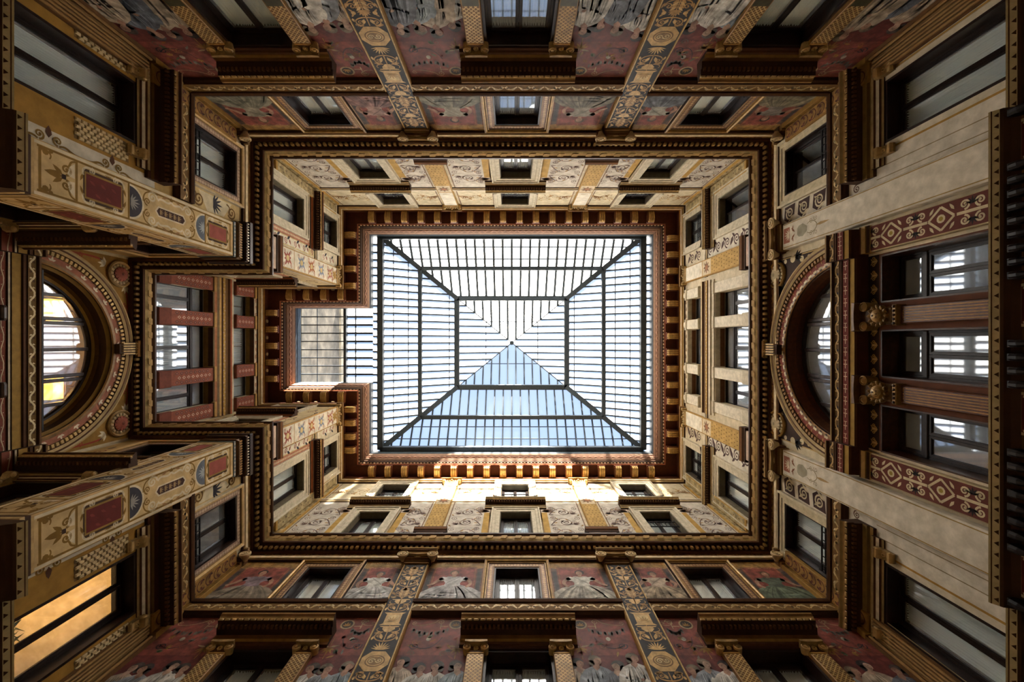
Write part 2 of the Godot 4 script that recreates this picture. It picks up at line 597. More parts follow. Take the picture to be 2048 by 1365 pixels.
func cornices() -> void:
	# the main cornice over the lower storeys
	var t := trim()
	var tooth := B.new()
	tooth.box(-0.035, 0, -0.1, 0.035, 0.1, 0.05, golden)
	var tongue := B.new()
	tongue.slab(PackedVector2Array([Vector2(-0.1, 0), Vector2(0.06, 0), Vector2(0.1, 0.05), Vector2(0.1, 0.1), Vector2(-0.06, 0.1), Vector2(-0.1, 0.05)]), -0.03, 0.022, golden)
	for i in 8:
		var bay := i in [4, 5, 6]
		if not bay:
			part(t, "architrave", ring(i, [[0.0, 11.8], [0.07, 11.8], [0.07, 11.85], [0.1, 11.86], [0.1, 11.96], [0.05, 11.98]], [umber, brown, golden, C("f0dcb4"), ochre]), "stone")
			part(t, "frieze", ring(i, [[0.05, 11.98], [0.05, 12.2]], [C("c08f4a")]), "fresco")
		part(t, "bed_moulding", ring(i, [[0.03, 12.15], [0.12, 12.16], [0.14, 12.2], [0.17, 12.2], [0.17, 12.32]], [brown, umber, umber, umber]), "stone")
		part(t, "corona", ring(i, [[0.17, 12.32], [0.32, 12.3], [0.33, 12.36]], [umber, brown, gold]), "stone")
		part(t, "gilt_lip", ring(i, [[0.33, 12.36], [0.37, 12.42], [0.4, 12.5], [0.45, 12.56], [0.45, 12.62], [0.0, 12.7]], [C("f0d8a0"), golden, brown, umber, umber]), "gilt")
		var b := B.new()
		for f in along(i, 0.17, 12.2, 0.155, 0.1):
			put(b, tooth, f)
		stuff(part(t, "dentils", b, "stone"))
		b = B.new()
		for f in along(i, 0.37, 12.42, 0.42, 0.25):
			put(b, tongue, f * Transform3D(Basis(Vector3.RIGHT, 0.35)))
		stuff(part(t, "leaf_tongues", b, "gilt"))
		if i in [0, 2, 1]:
			b = B.new()
			for f in along(i, 0.056, 12.09, 0.55, 0.5):
				var p := B.new()
				for s in [-1, 1]:
					p.T = Transform2D(Vector2(s, 0), Vector2(0, 1), Vector2())
					p.spiral(Vector2(0.1, 0.0), 0.06, PI, 1.2, 0.022, rust)
					p.leaf(Vector2(0.15, 0.03), 0.3, 0.12, 0.05, wine)
				p.disc(Vector2(), 0.03, 0.05, rust, 6)
				put(b, p, f)
			part(t, "painted_scrolls", b, "fresco")
	# the top cornice with its modillions
	t = trim()
	var mod := B.new()
	var gl := C("d8ae68")
	mod.bev(-0.15, -0.02, -0.46, 0.15, 0.26, 0.0, 0.02, C("8c5430"))
	for x in [-0.085, 0.0, 0.085]:
		mod.run([[-0.44, -0.03], [-0.3, -0.1], [-0.12, -0.13], [-0.02, -0.1], [0.03, -0.03], [0.03, 0.06]], [gl], x - 0.034, x + 0.034, true)
	mod.bev(-0.17, 0.06, -0.1, 0.17, 0.16, 0.05, 0.02, rust)
	var modm := mod.mesh()
	var egg := B.new()
	egg.slab(PackedVector2Array([Vector2(-0.045, 0.08), Vector2(0, 0), Vector2(0.045, 0.08)]), -0.02, 0.02, C("d9b184"))
	var lf := B.new()
	lf.slab(PackedVector2Array([Vector2(-0.12, 0.0), Vector2(0.0, 0.05), Vector2(0.12, 0.0), Vector2(0.12, 0.06), Vector2(0.0, 0.16), Vector2(-0.12, 0.06)]), -0.03, 0.02, C("b98a70"))
	var jewel := B.new()
	jewel.lathe(Vector3.ZERO, Vector3(0, 0, 1), [[0.08, 0.0], [0.07, 0.03], [0.03, 0.03], [0.001, 0.05]], 10, C("c9a87c"))
	var spans := [0.75, 0.747, 0.75, 0.66, 0.67, 0.69, 0.67, 0.66]
	for i in 8:
		part(t, "architrave", ring(i, [[0.0, 18.3], [0.06, 18.32], [0.06, 18.42], [0.12, 18.44], [0.12, 18.54], [0.05, 18.56], [0.05, 18.72]], [umber, C("a68a5c"), golden, C("f2e0bd"), gold, C("b98c5c")]), "stone")
		part(t, "soffit", ring(i, [[0.05, 18.72], [0.1, 18.74], [0.1, 19.0], [0.6, 19.02]], [gold, C("5a2c16"), C("54290f"), C("54290f")]), "stone")
		part(t, "corona", ring(i, [[0.6, 19.02], [0.6, 19.06], [0.63, 19.08], [0.63, 19.2], [0.68, 19.22]], [rust, C("a35a30"), C("4a2a1a"), umber]), "stone")
		part(t, "crown_moulding", ring(i, [[0.68, 19.22], [0.7, 19.36], [0.74, 19.4], [0.76, 19.5], [0.82, 19.72], [0.86, 19.86], [0.86, 19.95], [0.84, 20.1]], [umber, C("6b4a34"), C("8f6e58"), C("8a6450"), C("b08a70"), C("5a4638"), steel]), "stone")
		var l := along(i, 0.56, 18.8, spans[i], 0.75 if i < 4 else 0.6)
		for f in l:
			part(t, "modillion", modm, "gilt", f)
		var b := B.new()
		for f in along(i, 0.64, 19.09, 0.15, 0.08):
			put(b, egg, f)
		stuff(part(t, "egg_and_dart", b, "stone"))
		b = B.new()
		for f in along(i, 0.77, 19.5, 0.27, 0.15):
			put(b, lf, f * Transform3D(Basis(Vector3.RIGHT, 0.25)))
		stuff(part(t, "carved_leaves", b, "stone"))
		if i in [4, 5, 6]:
			for k in l.size() - 1:
				part(t, "boss", jewel, "stone", Transform3D(l[k].basis, (l[k].origin + l[k + 1].origin) / 2 - l[k].basis.z * 0.44 + Vector3(0, 0.06, 0)))

# ---------------------------------------------------------------- windows
func lining(b: B, hw: float, v0: float, v1: float, w0: float, w1: float, th: float, col: Color) -> void:
	b.box(-hw, v0, w0, -hw + th, v1, w1, col)
	b.box(hw - th, v0, w0, hw, v1, w1, col)
	b.box(-hw + th, v1 - th, w0, hw - th, v1, w1, col)
	b.box(-hw + th, v0, w0, hw - th, v0 + th, w1, col)

func casements(o: Node3D, key: String, hw: float, v0: float, v1: float, w: float, halves: int, transom: float, col: Color, glass := "clear") -> void:
	# sashes with their panes; transom > 0 puts fixed lights above that height
	if not proto.has(key):
		var made := []
		var fr := B.new()
		lining(fr, hw, v0, v1, w - 0.08, w + 0.02, 0.045, col)
		if transom > 0:
			fr.bev(-hw, transom - 0.05, w - 0.06, hw, transom + 0.05, w + 0.04, 0.015, col)
		made.append(["window_frame", fr.mesh(), "wood", []])
		var rows := [[v0 + 0.045, (transom - 0.05) if transom > 0 else v1 - 0.045, halves]]
		if transom > 0:
			rows.append([transom + 0.05, v1 - 0.045, 1])
		for r in rows:
			var wid: float = (2 * hw - 0.09) / r[2]
			for k in r[2]:
				var s := B.new()
				var c0: float = -hw + 0.045 + wid * (k + 0.5)
				var e: float = wid / 2 - 0.004
				lining(s, e, r[0], r[1], w - 0.04, w + 0.015, 0.045, col)
				lining(s, e - 0.045, r[0] + 0.045, r[1] - 0.045, w - 0.03, w, 0.015, col)
				var g := B.new()
				g.box(-e + 0.045, r[0] + 0.045, w - 0.022, e - 0.045, r[1] - 0.045, w - 0.014, Color.WHITE)
				made.append(["casement", s.mesh(), "wood", [["pane", g.mesh(), "glass"]], c0])
		proto[key] = made
	for q in proto[key]:
		var m := part(o, q[0], q[1], q[2], Transform3D(Basis(), Vector3(q[4] if q.size() > 4 else 0.0, 0, 0)))
		for r in q[3]:
			part(m, r[0], r[1], glass)

func shared(o: Node3D, called: String, key: String, mat: String, make: Callable) -> MeshInstance3D:
	if not proto.has(key):
		var b := B.new()
		make.call(b)
		proto[key] = b.mesh()
	return part(o, called, proto[key], mat)

func curtain(side: String, u: float, hw: float, v0: float, v1: float, w: float, level: String, spot := "") -> void:
	var key := "curtain%.2f_%.2f_%.2f" % [hw, v0, v1]
	if not proto.has(key):
		var ms := []
		for s in 2:
			var b := B.new()
			var n := 60
			var x0 := -hw + 0.03 + s * hw
			for k in n:
				var p := x0 + (hw - 0.05) * k / n
				var q := x0 + (hw - 0.05) * (k + 1) / n
				var a := 0.085 * (absf(sin(k * 0.52 + 0.7 * sin(k * 0.19))) - 0.8)
				var e := 0.085 * (absf(sin((k + 1) * 0.52 + 0.7 * sin((k + 1) * 0.19))) - 0.8)
				b.quad(Vector3(p, v0, a * 1.2), Vector3(q, v0, e * 1.2), Vector3(q, v1 + 0.03, e), Vector3(p, v1 + 0.03, a), Color.WHITE)
			ms.append(b.mesh())
		var r := B.new()
		r.lathe(Vector3(-hw + 0.02, v1 + 0.04, 0), Vector3.RIGHT, [[0.012, 0.0], [0.012, 2 * hw - 0.04]], 6, sash)
		ms.append(r.mesh())
		proto[key] = ms
	var t := thing("window_curtain", "white pleated voile curtain, %s window, %s, %s" % [level, WHERE[side], spot], "curtain", at(side, u, 0, w), "voile curtains of the " + WHERE[side])
	part(t, "curtain_panel", proto[key][0], "voile")
	part(t, "curtain_panel", proto[key][1], "voile")
	part(t, "rod", proto[key][2], "iron")

func railing(side: String, u: float, hw: float, v: float, label: String, style: int) -> void:
	var key := "rail%d%.2f" % [style, hw]
	if not proto.has(key):
		var a := B.new()
		var hs := [0.0, 0.16, 0.3] if style == 0 else [0.0, 0.34] if style == 1 else [0.0, 0.12, 0.24, 0.36]
		for h in hs:
			a.box(-hw, h - 0.014, -0.014, hw, h + 0.014, 0.014, black)
		var c := B.new()
		for s in [0]:
			c.box(-0.02, -0.05, -0.02, 0.02, hs[-1] + 0.06, 0.02, black)
			c.lathe(Vector3(0, hs[-1] + 0.06, 0), Vector3.UP, [[0.025, 0.0], [0.03, 0.02], [0.001, 0.06]], 8, black)
		var d := B.new()
		if style == 0:
			for s in [-1, 1]:
				d.bar(Vector3(s * hw * 0.5, 0.02, 0), Vector3(s * hw * 0.8, 0.28, 0), 0.018, 0.018, black, Vector3.BACK)
				d.lathe(Vector3(s * 0.1, 0.23, -0.008), Vector3.BACK, [[0.05, 0.0], [0.065, 0.0], [0.065, 0.016], [0.05, 0.016]], 12, black)
		elif style == 1:
			for k in 7:
				d.box(-hw + (k + 1) * hw / 4.0 - 0.008, 0, -0.008, -hw + (k + 1) * hw / 4.0 + 0.008, 0.34, 0.008, black)
		else:
			for k in 5:
				d.box(-hw + (k + 1) * hw / 3.0 - 0.01, 0, -0.01, -hw + (k + 1) * hw / 3.0 + 0.01, 0.36, 0.01, black)
		proto[key] = [a.mesh(), c.mesh(), d.mesh()]
	var t := thing("window_railing", label, "railing", at(side, u, v, -0.1), "iron window guards of the " + WHERE[side])
	stuff(part(t, "rails", proto[key][0], "iron"))
	for s in [-1, 1]:
		part(t, "post", proto[key][1], "iron", Transform3D(Basis(), Vector3(s * hw, 0, 0)))
	stuff(part(t, "bars", proto[key][2], "iron"))

func swing(o: Node3D, hw: float, w: float) -> void:
	# the right-hand casement stands open into the room
	for c in o.get_children():
		if c.name.begins_with("casement") and c.position.x > 0:
			c.transform = Transform3D(Basis(), Vector3(hw - 0.06, 0, w)) * Transform3D(Basis(Vector3.UP, -0.9), Vector3.ZERO) * Transform3D(Basis(), Vector3(c.position.x - hw + 0.06, 0, -w))

func new_window(side: String, u: float) -> Node3D:
	window_count += 1
	return structure("window_%d" % window_count, at(side, u))

func hood(o: Node3D, key: String, hw: float, v: float, p: float, c1: Color, c2: Color, teeth: bool, called := "hood") -> void:
	# a projecting window cornice: soffit at v, front at p
	var m := shared(o, called, key, "stone", func(b: B):
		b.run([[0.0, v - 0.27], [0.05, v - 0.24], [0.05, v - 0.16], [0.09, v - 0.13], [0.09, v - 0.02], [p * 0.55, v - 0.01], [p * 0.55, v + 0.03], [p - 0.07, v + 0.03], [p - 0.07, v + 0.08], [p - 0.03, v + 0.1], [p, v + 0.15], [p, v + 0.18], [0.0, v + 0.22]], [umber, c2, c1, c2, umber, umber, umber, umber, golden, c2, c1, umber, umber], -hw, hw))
	if teeth:
		shared(m, "dentils", key + "t", "stone", func(b: B):
			var k := int(hw * 2 / 0.09)
			for i in k:
				var x := -hw + 0.06 + (2 * hw - 0.12) * i / (k - 1)
				b.box(x - 0.022, v - 0.03, p * 0.5, x + 0.022, v + 0.02, p * 0.55 + 0.05, C("6e4a2c")))
		shared(m, "beads", key + "b", "gilt", func(b: B):
			var k := int(hw * 2 / 0.13)
			for i in k:
				var x := -hw + 0.05 + (2 * hw - 0.1) * i / (k - 1)
				b.bev(x - 0.05, v + 0.035, p - 0.1, x + 0.05, v + 0.085, p - 0.045, 0.015, golden))

func scroll_capital(o: Node3D, key: String, hw: float, col: Color, at_: Vector3, mat := "gilt", called := "capital") -> void:
	# a small capital with two volutes, a flower and an abacus; its foot at the origin
	if not proto.has(key):
		var a := B.new()
		a.bev(-hw, 0.0, 0.0, hw, 0.05, 0.1, 0.012, gold)
		a.slab(PackedVector2Array([Vector2(-hw * 0.85, 0.05), Vector2(hw * 0.85, 0.05), Vector2(hw * 1.0, 0.2), Vector2(-hw * 1.0, 0.2)]), 0.0, 0.1, C("6b4424"))
		a.slab(PackedVector2Array([Vector2(-hw * 1.3, 0.2), Vector2(-hw * 0.6, 0.185), Vector2(hw * 0.6, 0.185), Vector2(hw * 1.3, 0.2), Vector2(hw * 1.3, 0.25), Vector2(-hw * 1.3, 0.25)]), 0.0, 0.2, col * 0.6)
		var vo := B.new()
		for s in [0]:
			vo.lathe(Vector3(0.0, 0.13, 0.0), Vector3.BACK, [[0.075, 0.0], [0.08, 0.14], [0.06, 0.15], [0.055, 0.13], [0.035, 0.13], [0.03, 0.15], [0.001, 0.16]], 14, col)
		var fl := B.new()
		for k in 7:
			fl.lathe(Vector3(cos(TAU * k / 7) * 0.035, 0.13 + sin(TAU * k / 7) * 0.035, 0.1), Vector3.BACK, [[0.02, 0.0], [0.018, 0.02], [0.001, 0.03]], 6, col)
		fl.lathe(Vector3(0, 0.13, 0.1), Vector3.BACK, [[0.02, 0.0], [0.015, 0.035], [0.001, 0.04]], 6, gold)
		proto[key] = [a.mesh(), vo.mesh(), fl.mesh()]
	var c := part(o, called, proto[key][0], mat, Transform3D(Basis(), at_))
	for s in [-1, 1]:
		part(c, "volute", proto[key][1], mat, Transform3D(Basis(), Vector3(s * hw * 1.02, 0, 0)))
	part(c, "flower", proto[key][2], mat)

func lattice(b: B, x0: float, y0: float, x1: float, y1: float, step: float, wd: float, col: Color) -> void:
	# crossing diagonal strokes clipped to a rectangle
	var w := x1 - x0
	var h := y1 - y0
	for s in [1.0, -1.0]:
		var c := -w
		while c < h:
			# line y = c + x (x in 0..w)
			var xa := maxf(0.0, -c)
			var xb := minf(w, h - c)
			if xb > xa + 0.005:
				if s > 0:
					b.line(Vector2(x0 + xa, y0 + c + xa), Vector2(x0 + xb, y0 + c + xb), wd, col)
				else:
					b.line(Vector2(x1 - xa, y0 + c + xa), Vector2(x1 - xb, y0 + c + xb), wd, col)
			c += step

# ---------------------------------------------------------------- painted ornament
func place(b: B, x: float, y: float, sx := 1.0, sy := 1.0, turn := 0.0) -> void:
	b.T = Transform2D(Vector2(sx, 0).rotated(turn), Vector2(0, sy).rotated(turn), Vector2(x, y))

func tone(c: Color, k: float) -> Color:
	return Color(c.r * k, c.g * k, c.b * k)

func figure(b: B, x: float, y: float, h: float, dress: Color, veil: Color, hair: Color, flip: float, seed_: int) -> void:
	# a seated draped woman of no one in particular
	var r := RandomNumberGenerator.new()
	r.seed = seed_
	var skin := C("c99a80")
	var w0 := b.w
	place(b, x, y, h * flip, h)
	b.poly(PackedVector2Array([Vector2(-0.62, 0), Vector2(0.6, 0), Vector2(0.62, 0.14), Vector2(0.5, 0.32), Vector2(0.34, 0.46), Vector2(0.16, 0.52), Vector2(-0.16, 0.52), Vector2(-0.36, 0.44), Vector2(-0.55, 0.28)]), dress)
	b.up()
	for k in 13:
		var t := (k + r.randf() * 0.8) / 13.0 * 2 - 1
		var col := tone(dress, [0.55, 0.72, 1.25, 0.8, 1.4][r.randi() % 5])
		b.curve(Vector2(t * 0.14, 0.5), Vector2(t * 0.25, 0.4 + r.randf() * 0.1), Vector2(t * 0.5, 0.2 + r.randf() * 0.1), Vector2(t * 0.58, 0.01), 0.012, 0.03 + r.randf() * 0.045, col, 6)
	for k in 4:
		var a := r.randf() * 0.5 - 0.25
		b.curve(Vector2(-0.4 + a, 0.12 + k * 0.07), Vector2(-0.15, 0.04 + k * 0.08), Vector2(0.15, 0.03 + k * 0.08), Vector2(0.4 + a, 0.13 + k * 0.06), 0.01, 0.03, tone(dress, 0.7 + 0.2 * (k % 3)), 6)
	b.up()
	b.poly(PackedVector2Array([Vector2(-0.15, 0.48), Vector2(0.15, 0.48), Vector2(0.13, 0.58), Vector2(0.21, 0.72), Vector2(0.11, 0.79), Vector2(-0.11, 0.79), Vector2(-0.21, 0.72), Vector2(-0.13, 0.58)]), veil)
	b.up()
	b.curve(Vector2(-0.19, 0.73), Vector2(-0.34, 0.66), Vector2(-0.36, 0.52), Vector2(-0.24, 0.46), 0.085, 0.05, skin, 7)
	b.curve(Vector2(0.19, 0.73), Vector2(0.32, 0.64), Vector2(0.3, 0.54), Vector2(0.44, 0.5), 0.085, 0.05, skin, 7)
	b.disc(Vector2(-0.19, 0.71), 0.075, 0.07, tone(veil, 1.2), 9)
	b.disc(Vector2(0.19, 0.71), 0.075, 0.07, tone(veil, 1.2), 9)
	b.curve(Vector2(-0.1, 0.77), Vector2(-0.03, 0.68), Vector2(0.05, 0.66), Vector2(0.12, 0.55), 0.03, 0.02, tone(veil, 0.65), 6)
	b.rect(-0.035, 0.77, 0.035, 0.83, skin)
	b.disc(Vector2(0.01, 0.92), 0.088, 0.085, hair, 12)
	b.up()
	b.disc(Vector2(0.0, 0.89), 0.06, 0.076, tone(skin, 1.15), 12)
	b.T = Transform2D()
	b.w = w0

func bust(b: B, x: float, y: float, h: float, dress: Color, hair: Color, flip: float, seed_ := 1) -> void:
	# a half-length figure in loose drapery, turned to its neighbour
	var r := RandomNumberGenerator.new()
	r.seed = seed_
	var skin := C(["c79c86", "d0ac96", "b98e78"][r.randi() % 3])
	var w0 := b.w
	var lean := r.randf_range(-0.12, 0.12)
	place(b, x, y, h * flip, h)
	b.poly(PackedVector2Array([Vector2(-0.46, -1.3), Vector2(0.5, -1.3), Vector2(0.46, -0.7), Vector2(0.36, -0.3), Vector2(0.22, -0.15), Vector2(0.07, -0.07), Vector2(-0.08, -0.08), Vector2(-0.24, -0.17), Vector2(-0.36, -0.34), Vector2(-0.44, -0.7)]), dress)
	b.up()
	for k in 18:
		var t := (k + r.randf()) / 18.0 * 2 - 1
		b.curve(Vector2(t * 0.2, -0.12 - absf(t) * 0.1), Vector2(t * 0.3 + lean, -0.4), Vector2(t * 0.2 + r.randf_range(-0.15, 0.15), -0.75), Vector2(t * 0.44, -1.29), 0.012, 0.03 + r.randf() * 0.05, tone(dress, [0.5, 1.5, 0.75, 1.25, 0.62][r.randi() % 5]), 6)
	b.curve(Vector2(-0.34, -0.35), Vector2(-0.1, -0.6), Vector2(0.2, -0.62), Vector2(0.42, -0.4), 0.06, 0.03, tone(dress, 1.45), 7)
	b.up()
	b.curve(Vector2(0.3, -0.26), Vector2(0.48, -0.45), Vector2(0.34, -0.62), Vector2(0.08, -0.5), 0.13, 0.07, tone(dress, 1.2), 8)
	b.disc(Vector2(0.06, -0.49), 0.05, 0.035, skin, 8, 0.4)
	b.poly(PackedVector2Array([Vector2(-0.05 + lean * 0.3, 0.0), Vector2(0.045 + lean * 0.3, 0.0), Vector2(0.07, -0.12), Vector2(0.0, -0.2), Vector2(-0.07, -0.12)]), skin)
	b.disc(Vector2(-0.03 + lean * 0.5, 0.09), 0.125, 0.12, hair, 12, 0.4)
	b.disc(Vector2(-0.1 + lean * 0.5, 0.0), 0.06, 0.08, hair, 8)
	b.up()
	b.disc(Vector2(0.025 + lean * 0.5, 0.045), 0.078, 0.1, skin, 12, -0.25)
	b.up()
	b.curve(Vector2(-0.08 + lean * 0.5, 0.12), Vector2(-0.02 + lean * 0.5, 0.17), Vector2(0.06 + lean * 0.5, 0.16), Vector2(0.1 + lean * 0.5, 0.1), 0.05, 0.03, tone(hair, 1.3), 5)
	b.leaf(Vector2(0.055 + lean * 0.5, 0.05), -1.3, 0.06, 0.016, tone(skin, 0.72))
	b.line(Vector2(0.03 + lean * 0.5, 0.06), Vector2(0.05 + lean * 0.5, 0.062), 0.012, tone(hair, 0.6))
	b.line(Vector2(0.03 + lean * 0.5, -0.015), Vector2(0.07 + lean * 0.5, -0.01), 0.01, C("8a4a40"))
	b.T = Transform2D()
	b.w = w0

func rinceau(b: B, x0: float, x1: float, y: float, amp: float, n: int, wd: float, col: Color, col2: Color) -> void:
	# a running vine along x with a spiral in every wave
	var s := (x1 - x0) / n
	for k in n:
		var q := 1.0 if k % 2 == 0 else -1.0
		var a := x0 + s * k
		b.curve(Vector2(a, y), Vector2(a + s * 0.3, y + amp * q), Vector2(a + s * 0.7, y + amp * q), Vector2(a + s, y), wd, wd, col, 8)
		b.spiral(Vector2(a + s * 0.5, y + amp * q * 0.1), minf(s * 0.36, amp * 0.62), PI * 0.5 * q, -1.3 * q, wd, col)
		b.leaf(Vector2(a + s * 0.92, y), -q * 1.0, amp * 0.9, amp * 0.35, col2)
		b.leaf(Vector2(a + s * 0.15, y + amp * q * 0.5), q * 2.0, amp * 0.5, amp * 0.25, col2)

func candelabrum(b: B, a: float, y0: float, y1: float, col: Color, lights: Color) -> void:
	# stacked urns, tendrils and leaves, mirrored about the axis
	var y := y0
	var k := 0
	while y < y1 - 0.05:
		var h := minf([0.27, 0.2, 0.32, 0.17][k % 4], y1 - y)
		b.line(Vector2(0, y), Vector2(0, y + h), 0.022, col)
		for s in [-1.0, 1.0]:
			place(b, 0, y, s, 1)
			match k % 4:
				0:
					b.curve(Vector2(0.01, 0.0), Vector2(a * 0.5, 0.0), Vector2(a * 0.9, h * 0.3), Vector2(a * 0.8, h * 0.6), 0.03, 0.02, col)
					b.spiral(Vector2(a * 0.55, h * 0.6), a * 0.28, 0.0, 1.3, 0.026, col)
					b.leaf(Vector2(a * 0.2, h * 0.2), 1.2, h * 0.7, 0.07, lights)
					b.leaf(Vector2(a * 0.75, h * 0.72), 1.9, h * 0.4, 0.05, col)
					b.leaf(Vector2(a * 0.95, h * 0.1), 1.7, h * 0.45, 0.05, lights)
					b.spiral(Vector2(a * 0.86, h * 0.9), a * 0.12, 2.0, 1.1, 0.016, col)
					b.leaf(Vector2(a * 0.35, h * 0.9), 0.4, a * 0.4, 0.04, col)
				1:
					b.poly(PackedVector2Array([Vector2(0, 0), Vector2(a * 0.2, 0.0), Vector2(a * 0.5, h * 0.45), Vector2(a * 0.45, h * 0.7), Vector2(a * 0.75, h * 0.8), Vector2(a * 0.75, h * 0.9), Vector2(0, h * 0.9)]), lights)
					b.curve(Vector2(a * 0.3, 0.0), Vector2(a * 0.8, 0.0), Vector2(a, h * 0.3), Vector2(a * 0.8, h * 0.6), 0.024, 0.014, col)
				2:
					b.curve(Vector2(0.0, 0.0), Vector2(a * 0.2, h * 0.5), Vector2(a * 0.9, h * 0.2), Vector2(a * 0.85, h * 0.75), 0.028, 0.02, col)
					b.spiral(Vector2(a * 0.6, h * 0.75), a * 0.26, 0.0, -1.2, 0.024, col)
					for q in 4:
						b.leaf(Vector2(0.01, h * (0.25 + q * 0.17)), 0.75, a * 0.55, 0.055, lights if q % 2 else col)
					b.leaf(Vector2(a * 0.5, h * 0.25), -0.5, a * 0.45, 0.06, lights)
					b.spiral(Vector2(a * 0.85, h * 0.2), a * 0.13, 1.0, -1.1, 0.016, lights)
					b.leaf(Vector2(a * 0.9, h * 0.5), 1.3, h * 0.4, 0.045, col)
				3:
					b.palm(Vector2(0, 0.0), PI / 2 - 0.5, h * 0.95, 4, 1.2, col)
					b.disc(Vector2(a * 0.7, h * 0.4), a * 0.16, a * 0.16, lights, 8)
					b.leaf(Vector2(a * 0.7, h * 0.5), 0.9, a * 0.35, 0.04, col)
					b.leaf(Vector2(a * 0.7, h * 0.3), -0.9, a * 0.35, 0.04, col)
		b.T = Transform2D()
		y += h
		k += 1

func mezzanine_fresco(b: B, x0: float, x1: float, d: int, word: String) -> void:
	# a panel beside a mezzanine window: title band, red ground, painted pilasters, one seated figure
	var dresses := [["b0a08c", "a8929a"], ["eeeae6", "f2efe8"], ["e2dede", "e8e6e6"], ["e6dccb", "efeadd"], ["ccb594", "d6bea6"], ["8b977e", "6d7768"], ["a79c80", "9a8f86"], ["8c8f98", "c2bcae"], ["a39a86", "b5ab98"], ["a5a08c", "c0b6a0"], ["b58a84", "c79e92"], ["a9a48e", "b4a992"]]
	var l := 9.88
	var c := (x0 + x1) / 2
	b.rect(x0, l, x1, 11.84, C("aa6c5e"))
	b.up()
	b.rect(x0, 11.52, x1, 11.84, C("c79b58"))
	b.rect(x0 + 0.03, 10.6, x1 - 0.03, 11.5, C("ac5c50"))
	b.rect(x0, l, x1, 10.35, C("7d5854"))
	b.up()
	for s in [x0 + 0.09, x1 - 0.09]:
		b.rect(s - 0.07, l + 0.2, s + 0.07, 11.5, C("7a6254"))
	b.up()
	for s in [x0 + 0.09, x1 - 0.09]:
		b.rect(s - 0.045, l + 0.4, s + 0.045, 11.3, C("57504e"))
		b.line(Vector2(s - 0.08, 11.49), Vector2(s + 0.08, 11.49), 0.03, C("c79b58"))
	b.line(Vector2(x0 + 0.2, 10.6), Vector2(x0 + 0.2, 11.5), 0.014, C("c9925a"))
	b.line(Vector2(x1 - 0.2, 10.6), Vector2(x1 - 0.2, 11.5), 0.014, C("c9925a"))
	for k in 5:
		var x := x0 + (x1 - x0) * (k + 0.5) / 5
		b.curve(Vector2(x - (x1 - x0) / 10, 11.52), Vector2(x - 0.05, 11.42), Vector2(x + 0.05, 11.42), Vector2(x + (x1 - x0) / 10, 11.52), 0.014, 0.014, C("d9a878"), 5)
		b.leaf(Vector2(x, 11.56), PI / 2, 0.22, 0.06, C("b8863f"))
		b.disc(Vector2(x, 11.46), 0.02, 0.025, C("d3a070"), 6)
	b.up()
	var wd := minf(1.15, (x1 - x0) * 0.78)
	var q: Array = dresses[d % 12]
	figure(b, c, l + 0.06, wd * 1.24 if wd > 1.0 else 1.36, C(q[0]), C(q[1]), C(["4c3a30", "6b665e", "7d6248"][d % 3]), 1.0 if d % 2 else -1.0, 40 + d)
	b.up()
	if word:
		b.rect(c - 0.42, 11.58, c + 0.42, 11.78, C("d8b272"))

